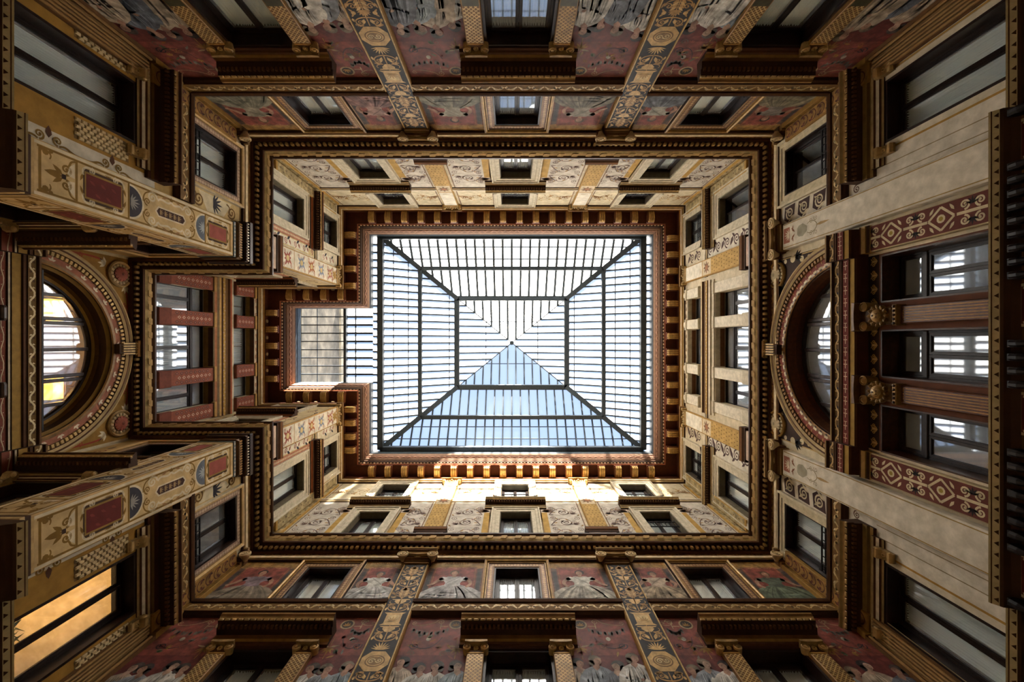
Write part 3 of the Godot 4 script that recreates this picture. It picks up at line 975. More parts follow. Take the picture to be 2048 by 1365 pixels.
func grotesque(b: B, x0: float, x1: float, seed_: int, flip: float) -> void:
	# the tall red panel beside a first-floor window; x0 is the window's side when flip is 1
	var r := RandomNumberGenerator.new()
	r.seed = seed_
	var w := x1 - x0
	b.rect(x0, 5.6, x1, 9.5, C("9c5246"))
	b.up()
	b.rect(x0, 5.6, x1, 8.3, C("7c3c36"))
	b.up()
	var a := x0 if flip > 0 else x1
	var cr := C("d0b288")
	var gy := C("857c70")
	var go := C("b98a48")
	place(b, a, 0, flip, 1)
	# scrolls under the string course and the round medallion by the hood
	b.disc(Vector2(0.34, 9.2), 0.15, 0.15, cr, 18)
	b.spiral(Vector2(0.68, 9.28), 0.09, 0.0, 1.5, 0.02, cr)
	b.curve(Vector2(0.76, 9.3), Vector2(w * 0.55, 9.3), Vector2(w * 0.7, 9.12), Vector2(w * 0.92, 9.18), 0.024, 0.014, cr)
	b.spiral(Vector2(w * 0.9, 9.24), 0.06, -1.5, 1.2, 0.014, cr)
	b.line(Vector2(0.5, 9.14), Vector2(0.66, 9.14), 0.02, cr)
	b.line(Vector2(0.66, 9.06), Vector2(0.66, 9.22), 0.02, cr)
	# grey garland
	for k in 16:
		var t := k / 15.0
		b.leaf(Vector2(0.5 + t * (w - 0.62), 8.98 + 0.12 * (2 * t - 1) * (2 * t - 1)), -PI / 2 + sin(k * 2.4) * 0.4, 0.15, 0.055, gy if k % 3 else tone(gy, 0.7))
	# candelabrum with small vases, birds and tendrils
	b.palm(Vector2(0.24, 8.5), -PI / 2, 0.2, 5, 2.2, go)
	b.leaf(Vector2(0.24, 8.52), 0.25, 0.2, 0.05, cr)
	b.leaf(Vector2(0.24, 8.52), PI - 0.25, 0.2, 0.05, cr)
	b.line(Vector2(0.24, 8.2), Vector2(0.24, 8.8), 0.014, go)
	b.disc(Vector2(w * 0.62, 8.75), 0.05, 0.06, C("d8cdb8"), 8)
	b.spiral(Vector2(w * 0.8, 8.55), 0.1, 0.5, -1.5, 0.02, slate)
	b.curve(Vector2(w * 0.85, 8.6), Vector2(w * 0.7, 8.4), Vector2(w * 0.5, 8.45), Vector2(w * 0.42, 8.8), 0.02, 0.012, slate)
	for k in 14:
		var p := Vector2(0.15 + r.randf() * (w - 0.3), 8.28 + r.randf() * 0.6)
		var col: Color = [go, gy, C("a8662f"), C("6d7352"), tone(red, 1.5)][r.randi() % 5]
		if k % 3 == 0:
			b.palm(p, r.randf() * TAU, 0.12, 4, 1.6, col)
		elif k % 3 == 1:
			b.spiral(p, 0.06 + r.randf() * 0.03, r.randf() * TAU, 1.2, 0.012, col)
		else:
			b.leaf(p, r.randf() * TAU, 0.16, 0.05, col)
	b.up()
	b.disc(Vector2(0.34, 9.2), 0.115, 0.115, C("3b342e"), 18)
	b.up()
	b.palm(Vector2(0.34, 9.14), PI / 2, 0.13, 5, 2.4, go)
	b.T = Transform2D()
	# half-length figures in conversation
	var dr := [C("a4aab4"), C("e4dfd8"), C("7c828e"), C("efe9e2"), C("cbb8a2"), C("a8b4be"), C("dcc8b2")]
	var n := 4 if w > 1.2 else 3
	for k in n:
		bust(b, x0 + w * (k + 0.5) / n + r.randf_range(-0.06, 0.06), 8.02 + r.randf_range(-0.2, 0.14), 0.95, dr[r.randi() % 7], C(["4a4240", "8a7a66", "5d5450"][r.randi() % 3]), 1.0 if r.randf() > 0.5 else -1.0, seed_ * 7 + k)
		b.w += 0.004

# ---------------------------------------------------------------- the two long walls with the frescoes
func long_wall(side: String) -> void:
	var sg := -1.0 if side == "N" else 1.0          # u = sg * x
	var ax := axes_of(side)
	var here: String = WHERE[side]
	var pil := [PILS[0] * sg, PILS[1] * sg]
	pil.sort()
	var bays := [[-7.3, pil[0] - 0.34], [pil[0] + 0.34, pil[1] - 0.34], [pil[1] + 0.34, 7.3]]
	var towards := ["recessed bay", "lion heads"]
	if side == "N":
		towards.reverse()
	var words := ["", "DOMINA", "AMABILIS", "", "", ""] if side == "S" else ["", "", "", "", "", ""]
	var fres := structure("wall_%s_painting" % ("north" if side == "N" else "south"), at(side, 0, 0, 0.003))
	for k in 3:
		var bay: Array = bays[k]
		var c: float = ax[k]
		for h in 2:
			var x0: float = bay[0] if h == 0 else c + 0.9
			var x1: float = c - 0.9 if h == 0 else bay[1]
			var b := B.new()
			mezzanine_fresco(b, x0, x1, k * 2 + h + (6 if side == "N" else 0), words[k * 2 + h])
			part(fres, "fresco_panel", b, "fresco")
			if words[k * 2 + h]:
				var tm := TextMesh.new()
				tm.text = words[k * 2 + h]
				var sf := SystemFont.new()
				sf.font_names = PackedStringArray(["Droid Serif"])
				tm.font = sf
				tm.font_size = 32
				tm.pixel_size = 0.0042
				tm.depth = 0.002
				var o := MeshInstance3D.new()
				o.name = "lettering"
				o.mesh = tm
				var lm := StandardMaterial3D.new()
				lm.albedo_color = Color("6b4a22")
				o.material_override = lm
				o.position = Vector3((x0 + x1) / 2, 11.68, 0.024)
				fres.add_child(o, true)
			b = B.new()
			x0 = bay[0] if h == 0 else c + 1.0
			x1 = c - 1.0 if h == 0 else bay[1]
			grotesque(b, x0, x1, k * 2 + h + (50 if side == "N" else 80), 1.0 if h else -1.0)
			part(fres, "fresco_panel", b, "fresco")
			# pale arabesques of the upper storeys
			for lv in [[13.0, 16.2, 0.88], [16.46, 18.3, 0.87]]:
				b = B.new()
				x0 = bay[0] + 0.05 if h == 0 else c + lv[2]
				x1 = c - lv[2] if h == 0 else bay[1] - 0.05
				arabesque(b, x0, x1, lv[0], lv[1], h == 0, lv[0] < 14)
				part(fres, "arabesque_panel", b, "plaster")
	# string course, interrupted by the pilasters
	var t := trim(at(side, 0))
	for bay in bays:
		string_course(t, bay[0] - 0.05, bay[1] + 0.05)
	t = trim(at(side, 0))
	for bay in bays:
		var b := B.new()
		b.run([[0.0, 16.18], [0.03, 16.2], [0.03, 16.3], [0.06, 16.33], [0.06, 16.42], [0.0, 16.46]], [umber, C("b59a72"), stone, pale, C("c2a680")], bay[0] - 0.05, bay[1] + 0.05)
		part(t, "upper_string_course", b, "stone")
	# pilasters
	for k in 2:
		big_pilaster(side, pil[k], towards[k])
		upper_pilaster(side, pil[k], "toward " + towards[k])
	for k in 2:
		var s := -1.0 if k == 0 else 1.0
		corner_strip(side, s * 7.4, 0.2)
	# windows
	for k in 3:
		var u: float = ax[k]
		var end: String = "middle" if k == 1 else "end"
		var spot: String = "middle bay" if k == 1 else "bay toward " + towards[0 if k == 0 else 1]
		var o := new_window(side, u)
		window_A(o, "glass" if k == 1 else "clear")
		curtain(side, u, 0.55, 5.7, 8.3, -0.345, "tall first-floor", spot)
		o = new_window(side, u)
		window_M(o, "glass" if k == 1 else "clear")
		curtain(side, u, 0.5, 9.95, 11.4, -0.305, "mezzanine", spot)
		railing(side, u, 0.57, 9.98, "black iron guard at mezzanine window, %s, %s" % [here, spot], 0)
		o = new_window(side, u)
		window_C(o, 0)
		curtain(side, u, 0.47, 13.2, 15.1, -0.345, "stone-framed upper", spot)
		if side == "S" and k == 2:
			railing(side, u, 0.52, 14.3, "black iron grille over stone-framed upper window of the %s" % here, 1)
		o = new_window(side, u)
		window_D(o, 0)
		curtain(side, u, 0.5, 16.8, 18.0, -0.345, "small attic", spot)
		railing(side, u, 0.55, 16.95, "thin iron guard at small attic window, %s, %s" % [here, spot], 1)

func arabesque(b: B, x0: float, x1: float, y0: float, y1: float, flip: bool, tall: bool) -> void:
	var bg := C("dcd2c4") if tall else C("e4d5b4")
	var ink := C("6f5a56") if tall else C("a07a56")
	var ink2 := C("9a8078") if tall else C("c09a68")
	b.rect(x0, y0, x1, y1, bg)
	b.up()
	var e := 0.04
	for q in [[x0, y0, x0 + e, y1], [x1 - e, y0, x1, y1], [x0, y1 - e, x1, y1]]:
		b.rect(q[0], q[1], q[2], q[3], C("8d7360"))
	if tall:
		var a := x1 - 0.24 if flip else x0
		b.rect(a, y0, a + 0.24, 15.2, C("c8a055"))
	b.up()
	var w := x1 - x0
	place(b, x1 if flip else x0, 0, -1 if flip else 1, 1)
	if tall:
		b.palm(Vector2(0.05, 15.3), 0.2, 0.5, 5, 0.9, C("a28672"))
		var x := 0.3
		for yy in [13.3, 14.15, 15.0]:
			b.curve(Vector2(x, yy), Vector2(x + w * 0.2, yy + 0.7), Vector2(w * 0.6, yy + 0.7), Vector2(w * 0.72, yy + 0.2), 0.034, 0.02, ink, 10)
			b.spiral(Vector2(w * 0.56, yy + 0.22), 0.2, 0.0, -1.6, 0.034, ink)
			b.spiral(Vector2(x + 0.15, yy + 0.5), 0.14, 3.5, 1.4, 0.026, ink2)
			b.spiral(Vector2(w * 0.85, yy + 0.55), 0.13, 2.0, -1.4, 0.024, ink)
			for k in 9:
				var t := k / 8.0
				b.leaf(Vector2(x + t * (w - 0.45), yy + 0.35 * sin(t * PI) + 0.1 * sin(k * 3.0)), k * 1.7, 0.17, 0.06, [ink, ink2, C("b8935a")][k % 3])
			b.palm(Vector2(w * 0.75, yy + 0.05), 0.8, 0.22, 4, 1.4, ink2)
			b.spiral(Vector2(w * 0.3, yy + 0.62), 0.12, 5.0, -1.5, 0.022, ink)
			b.spiral(Vector2(w * 0.78, yy + 0.28), 0.09, 1.0, 1.5, 0.02, ink2)
			b.curve(Vector2(w * 0.25, yy + 0.1), Vector2(w * 0.4, yy - 0.1), Vector2(w * 0.7, yy - 0.05), Vector2(w * 0.9, yy + 0.3), 0.02, 0.014, ink2)
			for k in 14:
				b.leaf(Vector2(0.3 + fmod(k * 0.618, 1.0) * (w - 0.42), yy + 0.8 * fmod(k * 0.37, 1.0)), k * 2.4, 0.1, 0.035, [ink, ink2, C("b8935a"), C("a8685c")][k % 4])
	else:
		rinceau(b, 0.1, w - 0.12, (y0 + y1) / 2 - 0.1, 0.34, 3, 0.02, ink, ink2)
		for k in 12:
			b.leaf(Vector2(0.15 + (w - 0.3) * k / 11.0, y0 + 0.35 + 0.55 * (0.5 + 0.5 * sin(k * 2.3)) + 0.3), k * 2.1, 0.15, 0.055, [ink2, C("c9a25e"), ink][k % 3])
		b.palm(Vector2(w * 0.78, y0 + 0.7), 1.2, 0.28, 6, 2.6, C("a8794e"))
	b.T = Transform2D()

func string_course(t: Node3D, u0: float, u1: float) -> void:
	var b := B.new()
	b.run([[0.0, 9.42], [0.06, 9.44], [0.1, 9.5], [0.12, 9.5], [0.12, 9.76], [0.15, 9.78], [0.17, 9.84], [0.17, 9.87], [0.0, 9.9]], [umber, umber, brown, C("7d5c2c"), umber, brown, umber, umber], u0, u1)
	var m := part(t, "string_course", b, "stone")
	b = B.new()
	b.w = 0.123
	var n := int((u1 - u0) / 0.56)
	var s := (u1 - u0) / n
	for k in n:
		for q in [-1.0, 1.0]:
			place(b, u0 + s * (k + 0.5), 9.63, q, 1)
			b.curve(Vector2(0.03, -0.05), Vector2(0.1, 0.1), Vector2(0.16, 0.08), Vector2(s * 0.48, -0.05), 0.07, 0.03, golden, 6)
			b.disc(Vector2(0.07, 0.0), 0.035, 0.035, umber, 7)
			b.leaf(Vector2(0.14, 0.07), -0.35, 0.12, 0.06, C("ecd6a4"))
	b.T = Transform2D()
	part(m, "painted_leaves", b, "gilt")

func ionic(o: Node3D, key: String, hw: float, v: float, p: float, ends := [-1, 1]) -> void:
	if not proto.has(key):
		var a := B.new()
		a.bev(-hw, v, 0, hw, v + 0.07, p + 0.02, 0.012, C("8a6636"))
		a.bev(-hw * 1.02, v + 0.07, 0, hw * 1.02, v + 0.13, p + 0.05, 0.02, C("6e4c24"))
		a.bev(-hw * 1.1, v + 0.13, 0, hw * 1.1, v + 0.32, p + 0.1, 0.01, C("6a4626"))
		a.slab(PackedVector2Array([Vector2(-hw * 1.2, v + 0.24), Vector2(0, v + 0.2), Vector2(hw * 1.2, v + 0.24), Vector2(hw * 1.2, v + 0.32), Vector2(-hw * 1.2, v + 0.32)]), p, p + 0.17, C("b08c58"))
		var c := B.new()
		var ov := 1.45 if hw > 0.2 else 1.0
		c.bev(-hw * ov, v + 0.32, 0, hw * ov, v + 0.37, p + 0.22, 0.01, C("6a4626"))
		c.bev(-hw * (ov + 0.03), v + 0.37, 0, hw * (ov + 0.03), v + 0.41, p + 0.25, 0.012, C("d6b684"))
		var f := B.new()
		for s in [0]:
			f.lathe(Vector3(0.0, v + 0.19, 0.0), Vector3.BACK, [[0.06, p - 0.02], [0.08, p + 0.04], [0.13, p + 0.13], [0.15, p + 0.15], [0.15, p + 0.19], [0.125, p + 0.2], [0.115, p + 0.175], [0.085, p + 0.175], [0.078, p + 0.2], [0.05, p + 0.2], [0.042, p + 0.18], [0.03, p + 0.18], [0.025, p + 0.21], [0.001, p + 0.215]], 20, C("d8bd90"))
		var g := B.new()
		g.w = p + 0.105
		g.palm(Vector2(0, v + 0.15), PI / 2, 0.13, 5, 2.6, golden)
		proto[key] = [a.mesh(), c.mesh(), f.mesh(), g.mesh()]
	var cap := part(o, "capital", proto[key][0], "stone")
	part(cap, "abacus", proto[key][1], "stone")
	for s in ends:
		part(cap, "volute", proto[key][2], "stone", Transform3D(Basis(), Vector3(s * hw * 1.2, 0, 0)))
	part(cap, "palmette", proto[key][3], "gilt")

func big_pilaster(side: String, u: float, toward: String) -> void:
	var t := thing("painted_pilaster", "gold and black painted pilaster, ionic capital, %s toward %s" % [WHERE[side], toward], "pilaster", at(side, u), "painted pilasters of the fresco walls")
	shared(t, "shaft", "bp_shaft", "stone", func(b: B): b.bev(-0.34, -1.5, 0, 0.34, 11.45, 0.12, 0.02, C("a67c40")))
	shared(t, "ground", "bp_ground", "fresco", func(b: B):
		b.w = 0.122
		b.rect(-0.29, 5.5, 0.29, 11.43, C("2d2723")))
	shared(t, "candelabrum", "bp_orn", "gilt", func(b: B):
		b.w = 0.125
		var g := C("b98d50")
		var l := C("cfa768")
		candelabrum(b, 0.27, 5.6, 7.72, g, l)
		# octagon with a medallion
		b.poly(PackedVector2Array([Vector2(-0.13, 7.74), Vector2(0.13, 7.74), Vector2(0.27, 7.9), Vector2(0.27, 8.08), Vector2(0.13, 8.24), Vector2(-0.13, 8.24), Vector2(-0.27, 8.08), Vector2(-0.27, 7.9)]), l)
		b.palm(Vector2(0, 8.28), PI / 2, 0.24, 9, 2.6, l)
		candelabrum(b, 0.27, 8.52, 9.0, g, l)
		b.poly(PackedVector2Array([Vector2(-0.24, 9.0), Vector2(0.24, 9.0), Vector2(0.17, 9.06), Vector2(0.17, 9.36), Vector2(0.24, 9.42), Vector2(-0.24, 9.42), Vector2(-0.17, 9.36), Vector2(-0.17, 9.06)]), l)
		candelabrum(b, 0.27, 9.46, 11.4, g, l)
		b.up()
		b.disc(Vector2(0, 7.99), 0.19, 0.15, C("7d5c30"), 18)
		b.rect(-0.12, 9.1, 0.12, 9.32, C("d9b97c"))
		b.up()
		b.disc(Vector2(0, 7.99), 0.165, 0.125, l, 18)
		b.up()
		b.disc(Vector2(0, 7.99), 0.14, 0.105, C("8a6838"), 18)
		b.palm(Vector2(0, 9.12), PI / 2, 0.17, 7, 3.0, C("b08848"))
		b.up()
		b.spiral(Vector2(-0.06, 7.98), 0.07, 0.3, 1.2, 0.024, C("e0c48c"))
		b.spiral(Vector2(0.07, 8.0), 0.06, 3.4, 1.2, 0.02, C("e0c48c"))
		for s in [-1, 1]:
			b.line(Vector2(s * 0.31, 5.5), Vector2(s * 0.31, 11.43), 0.02, C("dcb878")))
	ionic(t, "ionic34", 0.34, 11.45, 0.14)

func upper_pilaster(side: String, u: float, where: String, w := 0.3) -> void:
	var bay := side == "W"
	var t := thing("upper_pilaster", ("cream upper pilaster with painted medallions, %s %s" if bay else "ochre dotted upper pilaster with cream top, %s %s") % [WHERE[side], where], "pilaster", at(side, u), "dotted pilasters of the upper storey")
	var key := "up%.2f" % w
	shared(t, "pedestal", key + "p", "stone", func(b: B):
		b.bev(-w - 0.14, 12.6, 0, w + 0.14, 13.3, 0.16, 0.02, C("cfb4a0"))
		b.run([[0.0, 13.28], [0.18, 13.3], [0.18, 13.36], [0.22, 13.42], [0.24, 13.5], [0.24, 13.54], [0.1, 13.58]], [umber, umber, brown, C("8a5c34"), brown, brown], -w - 0.22, w + 0.22))
	shared(t, "shaft", key + "s", "stone", func(b: B): b.bev(-w, 13.5, 0, w, 18.02, 0.1, 0.02, C("b88f4e")))
	shared(t, "painted_field", key + "f", "plaster", func(b: B):
		b.w = 0.102
		if bay:
			medallions(b, w)
			return
		b.rect(-w + 0.04, 13.6, w - 0.04, 15.75, C("c9a25f"))
		b.rect(-w + 0.04, 15.75, w - 0.04, 16.45, C("ddc9a6"))
		b.rect(-w + 0.04, 16.5, w - 0.04, 18.0, C("efe6d4"))
		b.up()
		for i in 12:
			for j in 4:
				b.leaf(Vector2(-w + 0.12 + j * (2 * w - 0.24) / 3.0 + (0.05 if i % 2 else -0.03), 13.68 + i * 0.175), PI / 2, 0.085, 0.035, C("7a5a34"))
		for k in 8:
			b.leaf(Vector2(0, 16.1), TAU * k / 8, 0.26, 0.1, C("8a6a52"))
		b.up()
		b.disc(Vector2(0, 16.1), 0.1, 0.1, C("b07a58"), 10)
		b.rect(-0.14, 16.62, 0.14, 16.66, C("b39a70")))
	if not proto.has(key + "c"):
		var a := B.new()
		a.bev(-w, 18.0, 0, w, 18.05, 0.13, 0.01, golden)
		a.slab(PackedVector2Array([Vector2(-w * 0.9, 18.05), Vector2(w * 0.9, 18.05), Vector2(w * 1.05, 18.26), Vector2(-w * 1.05, 18.26)]), 0, 0.14, C("c2a070"))
		a.slab(PackedVector2Array([Vector2(-w * 1.42, 18.3), Vector2(-w * 1.36, 18.24), Vector2(-w * 0.4, 18.27), Vector2(0, 18.3), Vector2(w * 0.4, 18.27), Vector2(w * 1.36, 18.24), Vector2(w * 1.42, 18.3), Vector2(w * 1.42, 18.33), Vector2(-w * 1.42, 18.33)]), 0, 0.26, C("9c7748"))
		var f := B.new()
		for s in [-1, 1]:
			f.lathe(Vector3(s * w * 1.08, 18.19, 0), Vector3.BACK, [[0.05, 0], [0.07, 0.2], [0.05, 0.22], [0.04, 0.2], [0.001, 0.23]], 10, golden)
			for k in 3:
				f.lathe(Vector3(s * w * (0.25 + 0.3 * k), 18.1, 0.12), Vector3(0, 0.8, 0.6), [[0.04, 0], [0.05, 0.06], [0.001, 0.12]], 7, C("d8bc88"))
		f.lathe(Vector3(0, 18.25, 0.14), Vector3.BACK, [[0.05, 0], [0.04, 0.06], [0.001, 0.08]], 8, golden)
		proto[key + "c"] = [a.mesh(), f.mesh()]
	var c := part(t, "capital", proto[key + "c"][0], "stone")
	part(c, "leaves", proto[key + "c"][1], "gilt")

func medallions(b: B, w: float) -> void:
	var a := w - 0.04
	b.rect(-a, 13.6, a, 18.0, C("e8dcc6"))
	b.up()
	for y in [13.66, 14.5, 15.5, 16.0, 17.1, 17.6]:
		b.line(Vector2(-a, y), Vector2(a, y), 0.03, C("b88a58"))
	for q in [[14.08, C("a85a4c")], [15.0, C("8a93a4")], [15.75, C("b0683c")], [16.55, C("8a93a8")], [17.35, C("b06a58")], [17.8, C("b89050")]]:
		for k in 8:
			b.leaf(Vector2(0, q[0]), TAU * k / 8 + 0.2, a * 0.95 if k % 2 else a * 0.7, 0.11, q[1])
		for s in [-1, 1]:
			b.spiral(Vector2(s * a * 0.68, q[0] + 0.2), 0.07, 0.0, 1.3 * s, 0.026, C("a87060"))
			b.spiral(Vector2(s * a * 0.68, q[0] - 0.2), 0.07, 0.0, -1.3 * s, 0.026, C("a87060"))
	b.up()
	for y in [14.08, 15.0, 15.75, 16.55, 17.35]:
		b.disc(Vector2(0, y), 0.1, 0.1, C("e0c48c"), 10)

func corner_strip(side: String, u: float, w: float) -> void:
	# the half pilasters that meet in the corners
	var s := signf(u)
	var end := "beside recessed-bay wall" if (side == "S") == (s < 0) else "beside lion-head wall"
	if side in ["E", "W"]:
		end = "beside shaded fresco wall" if (side == "E") == (s > 0) else "beside sunlit fresco wall"
	var t := thing("corner_pilaster", "narrow ochre corner pilaster, %s, %s" % [WHERE[side], end], "pilaster", at(side, u), "corner pilasters")
	var key := "corner%.2f%s" % [w, side]
	shared(t, "shaft", key + "s", "stone", func(b: B):
		b.bev(-w / 2, 8.75, 0, w / 2, 11.45, 0.12, 0.012, C("9c7434"))
		b.bev(-w / 2, 13.4, 0, w / 2, 18.02, 0.09, 0.012, C("c49a52")))
	shared(t, "fluting", key + "f", "stone", func(b: B):
		b.box(-w / 2, -1.5, 0, w / 2, 8.75, 0.08, C("6b4726"))
		var n := int(w / 0.07)
		for k in n:
			var x := -w / 2 + (k + 0.5) * w / n
			b.bev(x - 0.022, -1.5, 0.06, x + 0.022, 8.7, 0.12, 0.014, C("9a7440")))
	shared(t, "foliage", key + "o", "fresco", func(b: B):
		b.w = 0.124
		b.rect(-w / 2 + 0.02, 8.8, w / 2 - 0.02, 11.42, C("b88a48") if w > 0.3 else C("a67a34"))
		b.up()
		if w > 0.3:
			for k in 9:
				for q in [-1, 1]:
					place(b, 0, 8.85 + k * 0.285, q, 1)
					b.curve(Vector2(0, 0), Vector2(w * 0.3, 0.02), Vector2(w * 0.42, 0.1), Vector2(w * 0.3, 0.2), 0.03, 0.015, C("6a3a26"), 6)
					b.leaf(Vector2(0.02, 0.1), 0.7, w * 0.45, 0.07, C("7d4630"))
					b.leaf(Vector2(w * 0.32, 0.16), 1.9, 0.1, 0.05, C("5a3222"))
			b.T = Transform2D()
		b.w = 0.092
		b.rect(-w / 2 + 0.02, 13.5, w / 2 - 0.02, 18.0, C("d9c08c"))
		b.up()
		for k in 14:
			b.leaf(Vector2(0.05 if k % 2 else -0.05, 13.6 + k * 0.17), PI / 2, 0.1, 0.04, C("8a6640")))
	if w < 0.3:
		ionic(t, "ionic%.2f" % w, w / 2, 11.45, 0.14, [-s])

func window_A(o: Node3D, glass: String) -> void:
	var d: Array = KIND.A
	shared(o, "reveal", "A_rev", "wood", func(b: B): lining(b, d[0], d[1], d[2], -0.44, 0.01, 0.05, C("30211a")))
	casements(o, "A_sash", d[0] - 0.05, d[1] + 0.05, d[2] - 0.05, -0.24, 2, 0.0, sash, glass)
	for s in [-1.0, 1.0]:
		var st := shared(o, "scaled_strip", "A_strip", "gilt", func(b: B):
			b.bev(-0.17, -1.5, 0, 0.17, 8.22, 0.1, 0.012, C("9c7440"))
			b.w = 0.101
			b.rect(-0.145, 5.6, 0.145, 7.3, C("4a4630"))
			b.rect(-0.145, 7.3, 0.145, 8.2, C("7a5428"))
			b.up()
			lattice(b, -0.145, 7.3, 0.145, 8.2, 0.083, 0.018, golden))
		st.position.x = s * 0.84
		scroll_capital(o, "A_cap", 0.17, C("d9b072"), Vector3(s * 0.84, 8.22, 0))
	shared(o, "lintel", "A_lin", "stone", func(b: B): b.run([[0.0, 8.43], [0.04, 8.43], [0.04, 8.5], [0.07, 8.52], [0.07, 8.58]], [umber, C("4a2a18"), brown, C("5a3a22")], -0.67, 0.67))
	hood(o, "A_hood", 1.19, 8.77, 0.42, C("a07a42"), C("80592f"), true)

func scallops(b: B, hw: float, v0: float, v1: float, d: float, w: float, step: float, r: float, col: Color) -> void:
	# a row of half rounds along the three sides of a frame
	b.w = w
	var n := int((v1 + d - v0) / step)
	for k in n:
		for s in [-1, 1]:
			b.disc(Vector2(s * (hw + d), v0 + (k + 0.5) * step), r, r * 1.1, col, 7)
	n = int(2 * (hw + d) / step)
	for k in n:
		b.disc(Vector2(-hw - d + (k + 0.5) * 2 * (hw + d) / n, v1 + d), r * 1.1, r, col, 7)

func window_M(o: Node3D, glass: String) -> void:
	var d: Array = KIND.M
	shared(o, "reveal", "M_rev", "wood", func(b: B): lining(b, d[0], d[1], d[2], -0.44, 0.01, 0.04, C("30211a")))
	casements(o, "M_sash", d[0] - 0.04, d[1] + 0.04, d[2] - 0.04, -0.2, 2, 0.0, sash, glass)
	var s := shared(o, "surround", "M_sur", "gilt", func(b: B): b.surround(d[0], d[1], d[2], [[0.0, 0.0], [0.0, 0.02], [0.03, 0.03], [0.15, 0.03], [0.16, 0.05], [0.19, 0.05], [0.2, 0.03], [0.21, 0.08], [0.24, 0.1], [0.28, 0.09], [0.28, 0.0]], [umber, C("8a6636"), C("8c6248"), brown, C("b08a50"), brown, C("a87c40"), C("d6ae6c"), C("a87c40"), umber]))
	shared(s, "scallops", "M_sca", "gilt", func(b: B): scallops(b, d[0], d[1], d[2], 0.09, 0.032, 0.085, 0.036, C("cfa878")))

func stone_frame(o: Node3D, key: String, d: Array, deep: Color, w := 0.3) -> void:
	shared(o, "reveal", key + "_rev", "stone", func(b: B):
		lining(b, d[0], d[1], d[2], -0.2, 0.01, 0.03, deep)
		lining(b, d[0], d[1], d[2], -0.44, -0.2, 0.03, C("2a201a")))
	casements(o, key + "_sash", d[0] - 0.03, d[1] + 0.03, d[2] - 0.03, -0.24, 2, 0.0, sash)
	shared(o, "surround", key + "_sur", "stone", func(b: B): b.surround(d[0], d[1], d[2], [[0.0, 0.0], [0.0, 0.05], [0.14, 0.05], [0.15, 0.07], [0.24, 0.07], [0.26, 0.1], [w, 0.1], [w, 0.0]], [stone, C("d8ccb2"), stone, C("d8ccb2"), stone, C("e4d8be"), stone]))

func window_C(o: Node3D, style: int) -> void:
	var d: Array = KIND.C if style == 0 else KIND.c
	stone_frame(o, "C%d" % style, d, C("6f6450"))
	if style == 2:
		shared(o, "painted_border", "C2_b", "stone", func(b: B): b.surround(d[0] + 0.3, d[1], d[2] + 0.3, [[0.0, 0.03], [0.16, 0.03], [0.16, 0.0]], [C("b5785a")]))
		shared(o, "scallops", "C2_s", "stone", func(b: B): scallops(b, d[0] + 0.3, d[1], d[2] + 0.3, 0.08, 0.034, 0.1, 0.04, C("dcc09c")))
		hood(o, "C2_hood", 1.1, 16.0, 0.36, C("a0552c"), C("5e3f20"), true)
	else:
		hood(o, "C%d_hood" % style, 1.12, d[2] + 0.55, 0.32, pale, C("a58a5e"), true)

func window_D(o: Node3D, style: int) -> void:
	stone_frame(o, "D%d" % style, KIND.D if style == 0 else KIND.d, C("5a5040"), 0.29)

# ---------------------------------------------------------------- the short walls, outside their middle bays
func console(o: Node3D, s: float, u: float, v: float, col: Color) -> void:
	# an S-shaped console bracket at the head of a window
	var m := shared(o, "console", "console%s" % col.to_html(), "gilt", func(b: B):
		b.run([[0.0, -0.16], [0.05, -0.17], [0.09, -0.13], [0.08, -0.06], [0.1, 0.02], [0.17, 0.07], [0.2, 0.13], [0.16, 0.18], [0.0, 0.2]], [tone(col, 0.6), col, col, tone(col, 0.7), col, col, tone(col, 0.6), col], -0.09, 0.09)
		b.lathe(Vector3(-0.11, 0.1, 0.13), Vector3.RIGHT, [[0.001, 0.0], [0.03, 0.0], [0.055, 0.02], [0.055, 0.2], [0.03, 0.22], [0.001, 0.22]], 12, col)
		b.lathe(Vector3(-0.11, -0.12, 0.06), Vector3.RIGHT, [[0.001, 0.0], [0.035, 0.02], [0.035, 0.2], [0.001, 0.22]], 10, col)
		for k in 6:
			b.lathe(Vector3(cos(TAU * k / 6) * 0.03, 0.0 + sin(TAU * k / 6) * 0.03, 0.09), Vector3.BACK, [[0.018, 0], [0.001, 0.03]], 5, golden))
	m.position = Vector3(u + s * 0.0, v, 0.02)

